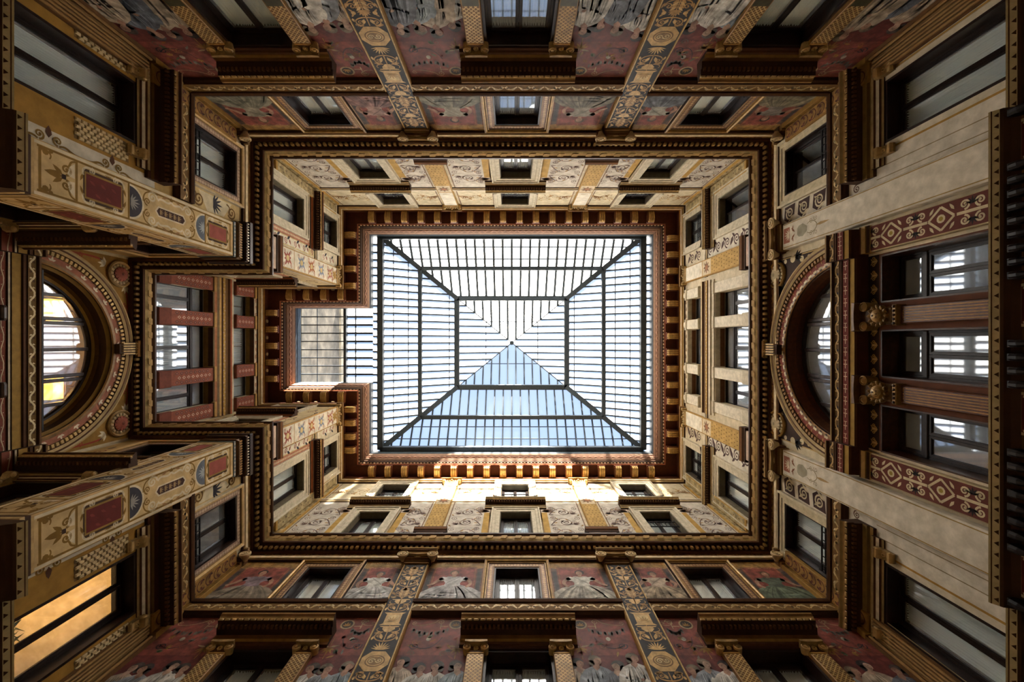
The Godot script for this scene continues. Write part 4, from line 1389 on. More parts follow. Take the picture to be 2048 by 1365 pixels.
func flanks(side: String) -> void:
	var ax := axes_of(side)
	var here: String = WHERE[side]
	var east: bool = side == "E"
	var inner := [3.28, -3.46] if east else [-3.33, 3.4]
	var fres := structure("wall_east_painting" if east else "wall_west_painting", at(side, 0, 0, 0.003))
	var hl := holes_of(side, "amcd")
	var t := trim(at(side, 0))
	for k in 2:
		var c: float = ax[k]
		var s := signf(c)
		var lo := minf(inner[k], s * 5.62)
		var hi := maxf(inner[k], s * 5.62)
		var other := "shaded fresco wall" if (c > 0) == east else "sunlit fresco wall"
		# mezzanine zone
		var b := B.new()
		b.field(lo, 9.88, hi, 11.82, hl, C("e2d6c2") if east else C("d6b880"))
		b.up()
		for q in [-1.0, 1.0]:
			place(b, c + q * 0.9, 0, q, 1)
			var w: float = (hi - c if q > 0 else c - lo) - 0.92
			var ink := C("4a3230") if east else C("7d5c2c")
			var ink2 := C("d9c8a8") if east else C("e6d6b4")
			if east:
				for y in [10.1, 10.65, 11.2]:
					b.poly(PackedVector2Array([Vector2(0.02, y), Vector2(w * 0.6, y + 0.04), Vector2(w, y + 0.22), Vector2(w * 0.7, y + 0.46), Vector2(0.04, y + 0.42)]), ink)
				b.up()
				for y in [10.1, 10.65, 11.2]:
					b.spiral(Vector2(w * 0.45, y + 0.22), 0.16, 0.0, 1.6, 0.045, ink2)
					b.leaf(Vector2(w * 0.6, y + 0.05), 1.0, 0.3, 0.09, ink2)
					b.leaf(Vector2(w * 0.2, y + 0.4), -1.0, 0.26, 0.08, ink2)
			else:
				b.poly(PackedVector2Array([Vector2(0.0, 10.2), Vector2(w, 10.5), Vector2(w * 0.9, 11.1), Vector2(0.0, 11.4)]), ink2)
				b.up()
				b.palm(Vector2(w * 0.4, 10.7), PI / 2, 0.35, 7, 2.6, slate)
				for y in [10.0, 11.2]:
					b.spiral(Vector2(w * 0.5, y + 0.2), 0.17, -1.0, 1.5, 0.05, ink)
					b.curve(Vector2(0.05, y), Vector2(w * 0.3, y + 0.3), Vector2(w * 0.6, y - 0.1), Vector2(w * 0.7, y + 0.2), 0.04, 0.03, ink)
		b.T = Transform2D()
		part(fres, "ornament_panel", b, "plaster")
		# first-floor zone
		b = B.new()
		b.field(lo, 5.6, hi, 9.44, hl, C("ddd2c0") if east else C("ddd2bf"))
		b.up()
		if east:
			b.field(c - 0.78, 5.6, c + 0.78, 8.6, hl, C("b3893e"))
			b.up()
			b.field(c - 0.74, 5.6, c + 0.74, 8.6, hl, C("d8cbb2"))
			for q in [lo + 0.16, hi - 0.16, c - 1.05, c + 1.05]:
				b.line(Vector2(q, 5.6), Vector2(q, 8.7), 0.018, C("9c8a68"))
			for q in [-1, 1]:
				for y in [9.05]:
					b.spiral(Vector2(c + q * 1.28, y + 0.15), 0.09, 0, 1.5, 0.03, C("6b4a3a"))
		else:
			b.field(c - 1.12, 5.6, c + 1.12, 8.75, hl, C("a67c34"))
			b.rect(lo, 8.95, hi, 9.44, C("c8a566"))
			b.up()
			for q in [-1.0, 1.0]:
				var x0 := c + 0.68 if q > 0 else c - 1.06
				b.rect(x0, 7.3, x0 + 0.38, 8.34, C("7d6238"))
			b.T = Transform2D()
			b.up()
			var g := C("8a6a2c")
			var e: float = inner[k] + s * 0.12
			for y in [6.9, 8.0]:
				b.spiral(Vector2(e, y + 0.14), 0.08, PI if s > 0 else 0.0, 1.3 * s, 0.035, g)
				b.spiral(Vector2(e, y - 0.14), 0.08, PI if s > 0 else 0.0, -1.3 * s, 0.035, g)
				b.leaf(Vector2(e, y), 0.0 if s > 0 else PI, 0.2, 0.1, C("5a3a22"))
				b.curve(Vector2(inner[k], y + 0.5), Vector2(inner[k], y + 0.3), Vector2(e, y + 0.3), Vector2(e - s * 0.08, y + 0.16), 0.05, 0.03, g)
				b.curve(Vector2(inner[k], y - 0.5), Vector2(inner[k], y - 0.3), Vector2(e, y - 0.3), Vector2(e - s * 0.08, y - 0.16), 0.05, 0.03, g)
		part(fres, "ornament_panel", b, "plaster")
		if not east:
			for q in [-1.0, 1.0]:
				var x0 := c + 0.68 if q > 0 else c - 1.06
				b = B.new()
				for i in 6:
					for j in 9:
						var x := x0 + 0.008 + i * 0.062
						var y := 7.31 + j * 0.114 + (0.057 if i % 2 else 0.0)
						if y + 0.095 < 8.34:
							b.bev(x, y, 0.0, x + 0.056, y + 0.095, 0.03, 0.012, C("d2b98c"))
				part(fres, "woven_relief", b, "stone")
		# upper storeys
		b = B.new()
		var up_in: float = (2.6 if east else 2.62) * s
		lo = minf(up_in + s * 0.72, s * 5.8)
		hi = maxf(up_in + s * 0.72, s * 5.8)
		for lv in [[13.0, 16.2], [16.46, 18.3]]:
			b.w = 0.0
			b.field(lo, lv[0], hi, lv[1], hl, C("e4dac8") if east else C("dfc692"))
			b.up()
			var ink := C("5a4440") if east else C("9a5c4c")
			for q in [-1.0, 1.0]:
				place(b, c + q * (0.92 if east else 1.06), 0, q, 1)
				var w: float = (hi - c if q > 0 else c - lo) - (0.95 if east else 1.1)
				if not east:
					b.rect(0.0, lv[0] + 0.4, w, lv[1] - 0.5, C("ece2cc"))
					b.up()
				var y: float = lv[0] + 0.3
				while y < lv[1] - 0.4:
					b.spiral(Vector2(w * 0.5, y + 0.2), minf(0.2, w * 0.42), 0.0, 1.5, 0.055 if east else 0.035, ink)
					b.leaf(Vector2(w * 0.2, y + 0.42), 0.6, w * 0.8, 0.16 if east else 0.09, ink)
					b.leaf(Vector2(w * 0.3, y + 0.3), 2.2, 0.25, 0.1, ink if east else slate)
					y += 0.62
		b.T = Transform2D()
		part(fres, "ornament_panel", b, "plaster")
		string_course(t, minf(inner[k], s * 5.85), maxf(inner[k], s * 5.85))
		b = B.new()
		b.run([[0.0, 16.18], [0.03, 16.2], [0.03, 16.3], [0.06, 16.33], [0.06, 16.42], [0.0, 16.46]], [umber, C("b59a72"), stone, pale, C("c2a680")], minf(up_in, s * 5.9), maxf(up_in, s * 5.9))
		part(t, "upper_string_course", b, "stone")
		corner_strip(side, s * 5.69, 0.36)
		# windows
		var lit := side == "W" and c > 0
		var o := new_window(side, c)
		window_a(o, east)
		if not lit:
			curtain(side, c, 0.5, 5.7, 8.36, -0.345, "tall first-floor", "near " + other)
		railing(side, c, 0.59, 5.95, "iron guard rail at tall window, %s near %s" % [here, other], 1)
		o = new_window(side, c)
		window_m(o, east)
		var ajar := east and c > 0
		if ajar:
			swing(o, 0.58, -0.2)
		if not lit and not ajar:
			curtain(side, c, 0.5, 10.0, 11.5, -0.305, "mezzanine", "near " + other)
		railing(side, c, 0.59, 10.02, "black iron bars at mezzanine window, %s near %s" % [here, other], 2)
		o = new_window(side, c)
		window_C(o, 1 if east else 2)
		if ajar:
			swing(o, 0.53, -0.24)
		else:
			curtain(side, c, 0.47, 13.2, 15.2, -0.345, "stone-framed upper", "near " + other)
		o = new_window(side, c)
		window_D(o, 1)
		curtain(side, c, 0.5, 16.8, 18.1, -0.345, "small attic", "near " + other)
		railing(side, c, 0.56, 16.95, "iron guard at small attic window, %s near %s" % [here, other], 2)
		upper_pilaster(side, (2.94 if c > 0 else -3.12) if east else (-2.9 if c < 0 else 3.0), "near " + other, 0.32 if east else 0.36)

func window_a(o: Node3D, east: bool, glass := "clear") -> void:
	var d: Array = KIND.a
	var key := "a%d" % int(east)
	shared(o, "reveal", "a_rev", "wood", func(b: B): lining(b, d[0], d[1], d[2], -0.44, 0.01, 0.05, C("30211a")))
	casements(o, "a_sash", d[0] - 0.05, d[1] + 0.05, d[2] - 0.05, -0.24, 2, 0.0, sash, glass)
	shared(o, "lintel", key + "_lin", "stone", func(b: B): b.run([[0.0, 8.5], [0.03, 8.5], [0.03, 8.56], [0.06, 8.58], [0.06, 8.66], [0.09, 8.68], [0.09, 8.74]], [umber, C("8f7446"), brown, cream, brown, C("b59a6a")], -1.05, 1.05))
	hood(o, key + "_hood", 1.2, 8.97, 0.44, C("7a5c34"), C("9c7c48") if east else C("4a2a1a"), true)
	for s in [-1.0, 1.0]:
		console(o, s, s * 0.8, 8.42, C("c9a46a"))

func window_m(o: Node3D, east: bool, glass := "clear") -> void:
	var d: Array = KIND.m
	shared(o, "reveal", "m_rev", "wood", func(b: B): lining(b, d[0], d[1], d[2], -0.44, 0.01, 0.04, C("30211a")))
	casements(o, "m_sash", d[0] - 0.04, d[1] + 0.04, d[2] - 0.04, -0.2, 2, 0.0, sash, glass)
	if east:
		shared(o, "surround", "m_sur1", "stone", func(b: B): b.surround(d[0], d[1], d[2], [[0.0, 0.0], [0.0, 0.03], [0.1, 0.03], [0.11, 0.05], [0.2, 0.05], [0.22, 0.09], [0.28, 0.09], [0.28, 0.0]], [stone, C("d6c6a4"), stone, C("d6c6a4"), stone, C("e2d4b4"), stone]))
	else:
		var m := shared(o, "surround", "m_sur0", "stone", func(b: B): b.surround(d[0], d[1], d[2], [[0.0, 0.0], [0.0, 0.02], [0.14, 0.02], [0.15, 0.06], [0.2, 0.08], [0.24, 0.08], [0.25, 0.0]], [umber, C("a88a76"), C("9a7a4c"), golden, C("dcc49c"), stone]))
		shared(m, "scallops", "m_sca0", "stone", func(b: B): scallops(b, d[0], d[1], d[2], 0.08, 0.024, 0.09, 0.038, C("d8bca0")))

# ---------------------------------------------------------------- the east middle bay
func ribbed_column(t: Node3D, v0: float, v1: float, w: float, p: float) -> void:
	shared(t, "shaft", "rc_s", "wood", func(b: B): b.bev(-w, v0, 0, w, v1, p, 0.02, C("6b3c22")))
	shared(t, "fillets", "rc_f", "gilt", func(b: B):
		for k in 6:
			var x := -w + 0.05 + (2 * w - 0.1) * k / 5
			b.bev(x - 0.009, v0, p - 0.01, x + 0.009, v1 - 0.12, p + 0.012, 0.004, C("c08a48"))
			b.lathe(Vector3(x, v1 - 0.07, p), Vector3.BACK, [[0.016, 0], [0.001, 0.012]], 6, C("c08a48")))

func lion_capital(t: Node3D, v: float) -> void:
	var g := C("a8824a")
	shared(t, "capital", "lion_cap", "gilt", func(b: B):
		b.bev(-0.2, v, 0, 0.2, v + 0.09, 0.2, 0.015, g)
		b.bev(-0.17, v + 0.09, 0, 0.17, v + 0.56, 0.2, 0.03, C("7d5a30"))
		b.slab(PackedVector2Array([Vector2(-0.3, v + 0.86), Vector2(-0.28, v + 0.78), Vector2(-0.1, v + 0.8), Vector2(0.1, v + 0.8), Vector2(0.28, v + 0.78), Vector2(0.3, v + 0.86)]), 0, 0.36, C("6e4c26"))
		b.slab(PackedVector2Array([Vector2(-0.15, v + 0.56), Vector2(0.15, v + 0.56), Vector2(0.27, v + 0.78), Vector2(-0.27, v + 0.78)]), 0, 0.22, C("5e4020"))
		for k in 5:
			b.lathe(Vector3(-0.16 + k * 0.08, v + 0.045, 0.2), Vector3.BACK, [[0.03, 0], [0.02, 0.02], [0.001, 0.025]], 7, umber)
		for s in [-1, 1]:
			b.lathe(Vector3(s * 0.2, v + 0.68, 0.0), Vector3.BACK, [[0.08, 0], [0.1, 0.26], [0.07, 0.28], [0.06, 0.26], [0.001, 0.3]], 12, g))
	shared(t, "lion_head", "lion_head", "gilt", func(b: B):
		var c := v + 0.36
		for k in 12:
			var a := TAU * k / 12
			b.lathe(Vector3(cos(a) * 0.15, c + sin(a) * 0.15, 0.18), Vector3(cos(a) * 0.5, sin(a) * 0.5, 0.7).normalized(), [[0.05, 0.0], [0.05, 0.06], [0.025, 0.1], [0.001, 0.12]], 7, tone(g, 0.75))
		b.lathe(Vector3(0, c, 0.16), Vector3.BACK, [[0.14, 0.0], [0.145, 0.06], [0.12, 0.12], [0.07, 0.16], [0.001, 0.18]], 16, g)
		b.lathe(Vector3(0, c - 0.05, 0.28), Vector3.BACK, [[0.075, 0.0], [0.07, 0.05], [0.045, 0.085], [0.001, 0.095]], 12, golden)
		b.lathe(Vector3(0, c - 0.03, 0.36), Vector3.BACK, [[0.026, 0.0], [0.02, 0.02], [0.001, 0.025]], 8, umber)
		b.box(-0.04, c - 0.1, 0.33, 0.04, c - 0.085, 0.355, umber)
		for s in [-1, 1]:
			b.lathe(Vector3(s * 0.055, c + 0.04, 0.29), Vector3.BACK, [[0.022, 0.0], [0.018, 0.02], [0.001, 0.028]], 8, umber)
			b.lathe(Vector3(s * 0.12, c + 0.13, 0.2), Vector3(s * 0.5, 0.7, 0.5).normalized(), [[0.045, 0.0], [0.04, 0.04], [0.001, 0.07]], 8, g))

func rosette(side: String, u: float, v: float, where: String, c1: Color, c2: Color, c3: Color) -> void:
	var t := thing("rosette", "carved flower medallion beside lunette, %s, %s" % [WHERE[side], where], "rosette", at(side, u, v), "spandrel rosettes")
	var key := "ros" + c1.to_html()
	shared(t, "rim", key + "r", "stone", func(b: B): b.lathe(Vector3.ZERO, Vector3.BACK, [[0.37, 0.0], [0.37, 0.05], [0.34, 0.08], [0.31, 0.05], [0.3, 0.02], [0.001, 0.02]], 28, c2))
	for k in 16:
		var a := TAU * k / 16
		var lf := shared(t, "leaf", key + "l", "stone", func(b: B): b.lathe(Vector3(0, 0, 0.02), Vector3.BACK, [[0.042, 0.0], [0.038, 0.03], [0.001, 0.05]], 6, c3))
		lf.position = Vector3(cos(a) * 0.25, sin(a) * 0.25, 0)
	shared(t, "flower", key + "f", "stone", func(b: B):
		for k in 12:
			var a := TAU * k / 12
			b.bar(Vector3(cos(a) * 0.04, sin(a) * 0.04, 0.1), Vector3(cos(a) * 0.19, sin(a) * 0.19, 0.05), 0.075, 0.05, c1, Vector3.BACK)
		b.lathe(Vector3(0, 0, 0.06), Vector3.BACK, [[0.06, 0.0], [0.05, 0.06], [0.001, 0.08]], 10, tone(c1, 0.6)))

func keystone(side: String, u: float, v: float) -> void:
	var t := thing("keystone", "ribbed scroll keystone at crown of the arched lunette, %s" % WHERE[side], "keystone", at(side, u, v), "")
	shared(t, "block", "key_b", "stone", func(b: B): b.slab(PackedVector2Array([Vector2(-0.13, -0.42), Vector2(0.13, -0.42), Vector2(0.19, 0.1), Vector2(-0.19, 0.1)]), 0, 0.2, C("4a3018")))
	shared(t, "ribs", "key_r", "gilt", func(b: B):
		for k in 5:
			var x := -0.14 + k * 0.07
			b.run([[0.18, -0.36], [0.24, -0.34], [0.26, -0.25], [0.22, -0.1], [0.24, 0.02], [0.28, 0.06], [0.2, 0.1]], [C("c9a36a"), golden], x - 0.02, x + 0.02, false))
	shared(t, "cap", "key_c", "stone", func(b: B): b.bev(-0.24, 0.1, 0, 0.24, 0.2, 0.26, 0.015, C("a87c48")))

func lunette(side: String, u: float, cy: float, r: float, glass_w: float) -> void:
	# the half-round window: rim, mullions and panes
	var o := new_window(side, u)
	var rim := B.new()
	rim.arc(cy, [[r, glass_w - 0.05], [r, glass_w + 0.06], [r - 0.07, glass_w + 0.06], [r - 0.1, glass_w + 0.02], [r - 0.1, glass_w - 0.05]], [sash], 0, PI, 36)
	rim.box(-r, cy - 0.02, glass_w - 0.05, r, cy + 0.08, glass_w + 0.05, sash)
	part(o, "window_frame", rim, "wood")
	var cuts := [-r, -1.36, -0.72, 0.0, 0.72, 1.36, r]
	var half := PackedVector2Array()
	for k in 41:
		half.append(Vector2(cos(PI * k / 40) * (r - 0.08), sin(PI * k / 40) * (r - 0.08) + cy))
	for k in 6:
		var q := PackedVector2Array([Vector2(cuts[k], cy), Vector2(cuts[k + 1], cy), Vector2(cuts[k + 1], cy + r), Vector2(cuts[k], cy + r)])
		for pol in Geometry2D.intersect_polygons(half, q):
			var b := B.new()
			b.slab(pol, glass_w - 0.006, glass_w, Color.WHITE)
			part(o, "pane", b, "glass")
		if k > 0:
			var e := 0.1 if absf(cuts[k]) > 0.5 and absf(cuts[k]) < 1.0 else 0.045
			var top := cy + sqrt(maxf(0.01, (r - 0.05) * (r - 0.05) - cuts[k] * cuts[k]))
			var b := B.new()
			if e > 0.05:
				for s in [-1, 1]:
					b.bev(cuts[k] + s * 0.055 - 0.045, cy, glass_w - 0.04, cuts[k] + s * 0.055 + 0.045, top, glass_w + 0.05, 0.012, C("4a3a34"))
			else:
				b.bev(cuts[k] - e, cy, glass_w - 0.04, cuts[k] + e, top, glass_w + 0.04, 0.01, C("4a3a34"))
			part(o, "mullion", b, "wood")

func pattern_run(b: B, u0: float, u1: float, v: float, h: float, w: float, step: float, c1: Color, c2: Color) -> void:
	# running leaves painted on a frieze
	b.w = w
	var n := int((u1 - u0) / step)
	var s := (u1 - u0) / n
	for k in n:
		var q := 1.0 if k % 2 else -1.0
		place(b, u0 + s * (k + 0.5), v, 1, q)
		b.curve(Vector2(-s * 0.5, -h * 0.3), Vector2(-s * 0.2, -h * 0.6), Vector2(s * 0.2, h * 0.6), Vector2(s * 0.5, h * 0.3), h * 0.28, h * 0.28, c1, 6)
		b.disc(Vector2(s * 0.15, -h * 0.2), h * 0.22, h * 0.22, c2, 7)
		b.leaf(Vector2(-s * 0.2, 0.0), 1.3, h * 0.45, h * 0.25, c1)
	b.T = Transform2D()

func archivolt(side: String, u: float, cy: float, r: float, east: bool) -> void:
	var t := trim(at(side, u))
	var band := B.new()
	band.arc(cy, [[r, -0.02], [r, 0.04], [r + 0.03, 0.06], [r + 0.1, 0.06]], [umber, C("a87c44"), C("8a6432")], 0, PI, 48)
	part(t, "inner_bead", band, "gilt")
	band = B.new()
	band.arc(cy, [[r + 0.1, 0.05], [r + 0.24, 0.06]], [C("8a3f2c") if east else C("a86a50")], 0, PI, 48)
	part(t, "painted_band", band, "stone")
	var b := B.new()
	b.w = 0.063
	for k in 34:
		var a := PI * (k + 0.5) / 34
		b.T = Transform2D(a - PI / 2, Vector2(cos(a), sin(a)) * (r + (0.1 if east else 0.17)) + Vector2(0, cy))
		if east:
			b.rect(-0.055, -0.04, 0.055, 0.02, C("e6d3b0"))
			b.rect(-0.03, -0.09, 0.03, -0.04, umber)
			b.leaf(Vector2(0.08, 0.05), 1.6, 0.1, 0.03, gold)
		elif k % 2:
			b.palm(Vector2(0, -0.04), PI / 2, 0.12, 3, 2.2, C("ead7bc"))
	b.T = Transform2D()
	part(t, "painted_links", b, "stone")
	b = B.new()
	for k in 66:
		var a := PI * (k + 0.5) / 66
		var f := Transform3D(Basis(Vector3.BACK, a - PI / 2), Vector3(cos(a) * (r + 0.29), cy + sin(a) * (r + 0.29), 0.06))
		var m := B.new()
		m.box(-0.032, -0.045, -0.02, 0.032, 0.045, 0.035, golden if not east else C("9a7040"))
		put(b, m, f)
	stuff(part(t, "dentils", b, "stone"))
	band = B.new()
	band.arc(cy, [[r + 0.24, 0.06], [r + 0.24, 0.055], [r + 0.35, 0.055], [r + 0.36, 0.1], [r + 0.42, 0.13], [r + 0.47, 0.12], [r + 0.5, 0.15], [r + 0.54, 0.14], [r + 0.55, 0.0]], [umber, umber, brown, C("c9ad7c"), brown, C("dcc498"), C("b89a68"), umber], 0, PI, 48)
	part(t, "outer_moulding", band, "stone")

func lion_bay() -> void:
	var u := -0.09
	var cy := 9.55
	archivolt("E", u, cy, 2.0, true)
	var iv := B.new()
	iv.arc(cy, [[1.9, -0.4], [1.93, -0.2], [1.98, -0.02], [2.0, 0.0]], [C("5a3118"), C("6b3c1e"), C("5e3218")], 0, PI, 48, u)
	part(trim(face("E")), "brown_intrados", iv, "wood")
	lunette("E", u, cy, 1.92, -0.4)
	keystone("E", u, 12.1)
	rosette("E", u + 2.09, 11.95, "toward the shaded fresco wall", C("d9c7a4"), C("b08a48"), C("e8dabc"))
	rosette("E", u - 2.09, 11.95, "toward the sunlit fresco wall", C("d9c7a4"), C("b08a48"), C("e8dabc"))
	# spandrel paint
	var fres := structure("wall_east_bay_painting", at("E", u, 0, 0.003))
	var b := B.new()
	for k in 24:
		var a := PI * k / 24
		var c := PI * (k + 1) / 24
		b.poly(PackedVector2Array([Vector2(cos(a), sin(a)) * 2.5 + Vector2(0, cy), Vector2(2.52 * signf(cos((a + c) / 2)) if absf(cos(a)) > 0.98 and k in [0, 23] else cos(a) * 2.5, 12.24), Vector2(cos(c) * 2.5, 12.24), Vector2(cos(c), sin(c)) * 2.5 + Vector2(0, cy)]), C("40302a"))
	b.up()
	for s in [-1.0, 1.0]:
		place(b, 0, 0, s, 1)
		b.line(Vector2(2.48, 10.2), Vector2(2.48, 12.2), 0.03, C("c8a870"))
		b.line(Vector2(0.5, 12.21), Vector2(2.48, 12.21), 0.03, C("c8a870"))
		for q in [[2.42, 11.3, 0.1], [2.36, 10.95, 0.08], [1.55, 12.05, 0.09], [1.25, 12.12, 0.07], [2.05, 12.17, 0.05], [2.4, 11.6, 0.06], [1.75, 11.72, 0.05]]:
			b.disc(Vector2(q[0], q[1]), q[2], q[2], C("dccaa4"), 12)
		b.spiral(Vector2(2.36, 10.7), 0.09, PI / 2, 1.3, 0.03, C("dccaa4"))
		b.spiral(Vector2(1.0, 12.1), 0.08, 0, 1.3, 0.03, C("dccaa4"))
		b.palm(Vector2(1.75, 11.75), -2.3, 0.3, 6, 2.0, C("2a2226"))
		b.palm(Vector2(2.42, 11.2), -1.3, 0.3, 5, 1.6, C("2a2226"))
	b.T = Transform2D()
	part(fres, "spandrel_panel", b, "plaster")
	b = B.new()
	b.field(-2.0, 5.6, 2.0, 8.64, [1.4, -0.11, -1.62].map(func(x): return Rect2(x - 0.48 - u, 5.6, 0.96, 3.0)), C("6a3d22"))
	b.rect(-2.0, 8.64, 2.0, 8.92, C("2c1c14"))
	b.up()
	for k in 14:
		place(b, -1.86 + k * 0.287, 8.76, 1, 1)
		for s in [-1.0, 1.0]:
			b.spiral(Vector2(s * 0.065, 0.02), 0.055, PI / 2, 1.3 * s, 0.02, C("c39a58"))
			b.leaf(Vector2(0, -0.08), PI / 2 + s * 0.7, 0.12, 0.035, C("c39a58"))
		b.leaf(Vector2(0, -0.09), PI / 2, 0.17, 0.04, C("d8b478"))
	b.T = Transform2D()
	part(fres, "window_wall_panel", b, "plaster")
	# entablature between the lunette and the windows
	var t := trim(at("E", u))
	for q in [[-1.98, 1.98, 0.0], [-2.58, -1.98, 0.12], [1.98, 2.58, 0.12]]:
		var p: float = q[2]
		var e := B.new()
		e.run([[0.0, 8.9], [0.1 + p, 8.91], [0.22 + p, 8.93], [0.26 + p, 8.95], [0.27 + p, 9.05], [0.29 + p, 9.07], [0.3 + p, 9.21], [0.32 + p, 9.23], [0.32 + p, 9.26], [0.33 + p, 9.27], [0.33 + p, 9.41], [0.38 + p, 9.43], [0.38 + p, 9.47], [0.0, 9.5]], [C("4a2a16"), C("4a2a16"), brown, C("b08a3c"), brown, C("7a3428"), umber, brown, umber, C("6d5028"), umber, C("8a6a34"), umber], q[0], q[1])
		var m := part(t, "entablature", e, "stone")
		var o := B.new()
		pattern_run(o, q[0], q[1], 9.34, 0.12, 0.333 + p, 0.2, golden, C("2e2a2c"))
		var nn := maxi(3, int((q[1] - q[0]) / 0.26))
		o.w = 0.302 + p
		for k in nn:
			var x: float = q[0] + (q[1] - q[0]) * (k + 0.5) / nn
			o.line(Vector2(x - 0.09, 9.14), Vector2(x + 0.09, 9.14), 0.02, C("d9a98c"))
			o.line(Vector2(x, 9.09), Vector2(x, 9.19), 0.02, C("d9a98c"))
			o.line(Vector2(x + 0.09, 9.1), Vector2(x + 0.09, 9.18), 0.016, C("d9a98c"))
		part(m, "painted_frieze", o, "stone")
	# three tall windows between brown piers
	for x in [1.4, -0.11, -1.62]:
		var o := new_window("E", x)
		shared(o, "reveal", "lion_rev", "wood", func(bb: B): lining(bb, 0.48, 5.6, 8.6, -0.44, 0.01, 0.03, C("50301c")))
		casements(o, "lion_sash", 0.45, 5.63, 8.57, -0.36, 2, 8.02, C("33282a"), "glass")
	for x in [0.645, -0.865]:
		var c := thing("fluted_pier", "brown fluted pilaster with gilded lion-head capital, toward the %s" % ("shaded fresco wall" if x > 0 else "sunlit fresco wall"), "pilaster", at("E", x), "lion-head pilasters")
		ribbed_column(c, 5.5, 8.05, 0.17, 0.12)
		lion_capital(c, 8.05)
	for s in [-1.0, 1.0]:
		var other := "toward the shaded fresco wall" if s > 0 else "toward the sunlit fresco wall"
		var c := thing("scrolled_pilaster", "dark red pilaster with cream scrolls beside tall windows, " + other, "pilaster", at("E", u + s * 2.33), "red scrolled pilasters")
		shared(c, "shaft", "sp_s", "stone", func(bb: B): bb.bev(-0.27, -1.5, 0, 0.27, 8.72, 0.12, 0.015, C("c9b48c")))
		shared(c, "painting", "sp_p", "plaster", func(bb: B):
			bb.w = 0.122
			bb.rect(-0.25, 5.5, 0.25, 8.7, C("6d362c"))
			bb.up()
			var k := 0
			var y := 5.6
			var cr := C("dcc8a4")
			while y < 8.5:
				for q in [-1.0, 1.0]:
					place(bb, 0, y, q, 1)
					bb.spiral(Vector2(0.13, 0.1), 0.085, PI, -1.4, 0.035, cr)
					bb.spiral(Vector2(0.13, 0.34), 0.085, PI, 1.4, 0.035, cr)
					bb.palm(Vector2(0.11, 0.22), 0.0, 0.13, 5, 2.2, C("2c2426"))
					bb.line(Vector2(0.0, 0.5), Vector2(0.2, 0.72), 0.04, cr)
					bb.line(Vector2(0.0, 0.94), Vector2(0.2, 0.72), 0.04, cr)
					bb.leaf(Vector2(0.1, 0.5), 0.6, 0.14, 0.05, cr)
					bb.leaf(Vector2(0.1, 0.92), -0.6, 0.14, 0.05, cr)
				place(bb, 0, y)
				bb.line(Vector2(0, 0.0), Vector2(0, 0.46), 0.05, cr)
				bb.disc(Vector2(0, 0.72), 0.075, 0.075, cr, 10)
				bb.w += 0.001
				bb.disc(Vector2(0, 0.72), 0.04, 0.04, C("a08a3c"), 8)
				bb.w -= 0.001
				y += 0.96
				k += 1)
		shared(c, "capital", "sp_c", "stone", func(bb: B): bb.run([[0.1, 8.7], [0.14, 8.71], [0.15, 8.78], [0.17, 8.79], [0.18, 8.88], [0.2, 8.9]], [gold, umber, C("8a6a34"), golden, brown], -0.28, 0.28))
		# cream giant pilasters
		c = thing("cream_pilaster", "tall plain cream pilaster with painted urn near capital, " + other, "pilaster", at("E", u + s * 3.03), "cream giant pilasters")
		shared(c, "shaft", "cp_s", "plaster", func(bb: B):
			bb.bev(-0.34, 6.35, 0, 0.34, 11.45, 0.18, 0.02, C("e0d5c2")))
		shared(c, "base", "cp_b", "stone", func(bb: B):
			bb.bev(-0.35, 6.3, 0, 0.35, 6.37, 0.24, 0.02, C("4a2a20"))
			bb.bev(-0.38, 6.22, 0, 0.38, 6.3, 0.3, 0.02, C("3a2018"))
			bb.bev(-0.4, 6.12, 0, 0.4, 6.22, 0.34, 0.02, C("6e5226")))
		shared(c, "painted_urn", "cp_p", "plaster", func(bb: B):
			bb.w = 0.183
			for q in [-1.0, 1.0]:
				place(bb, 0, 0, q, 1)
				bb.line(Vector2(0.3, 6.4), Vector2(0.3, 11.4), 0.02, C("a88a50"))
				bb.curve(Vector2(0, 10.15), Vector2(0.12, 10.2), Vector2(0.2, 10.35), Vector2(0.1, 10.5), 0.02, 0.012, C("8a7a58"))
				bb.spiral(Vector2(0.18, 10.2), 0.07, 1.0, 1.2, 0.014, C("8a7a58"))
				bb.spiral(Vector2(0.16, 10.36), 0.06, 4.0, -1.2, 0.014, C("8a7a58"))
				bb.leaf(Vector2(0.02, 10.95), 0.8, 0.2, 0.05, C("8a5a40"))
				bb.leaf(Vector2(0.05, 11.05), -0.2, 0.18, 0.05, C("8a5a40"))
			place(bb, 0, 0)
			bb.leaf(Vector2(0, 10.2), -PI / 2, 0.45, 0.07, C("b89868"))
			bb.poly(PackedVector2Array([Vector2(-0.06, 10.5), Vector2(0.06, 10.5), Vector2(0.16, 10.65), Vector2(0.14, 10.8), Vector2(0.08, 10.86), Vector2(-0.08, 10.86), Vector2(-0.14, 10.8), Vector2(-0.16, 10.65)]), C("a8a08a"))
			bb.rect(-0.2, 11.15, 0.2, 11.4, C("a06450"))
			bb.up()
			bb.palm(Vector2(0, 11.17), PI / 2, 0.2, 7, 2.8, C("e0ccb0")))
		ionic(c, "ionic_cream", 0.36, 11.45, 0.2)

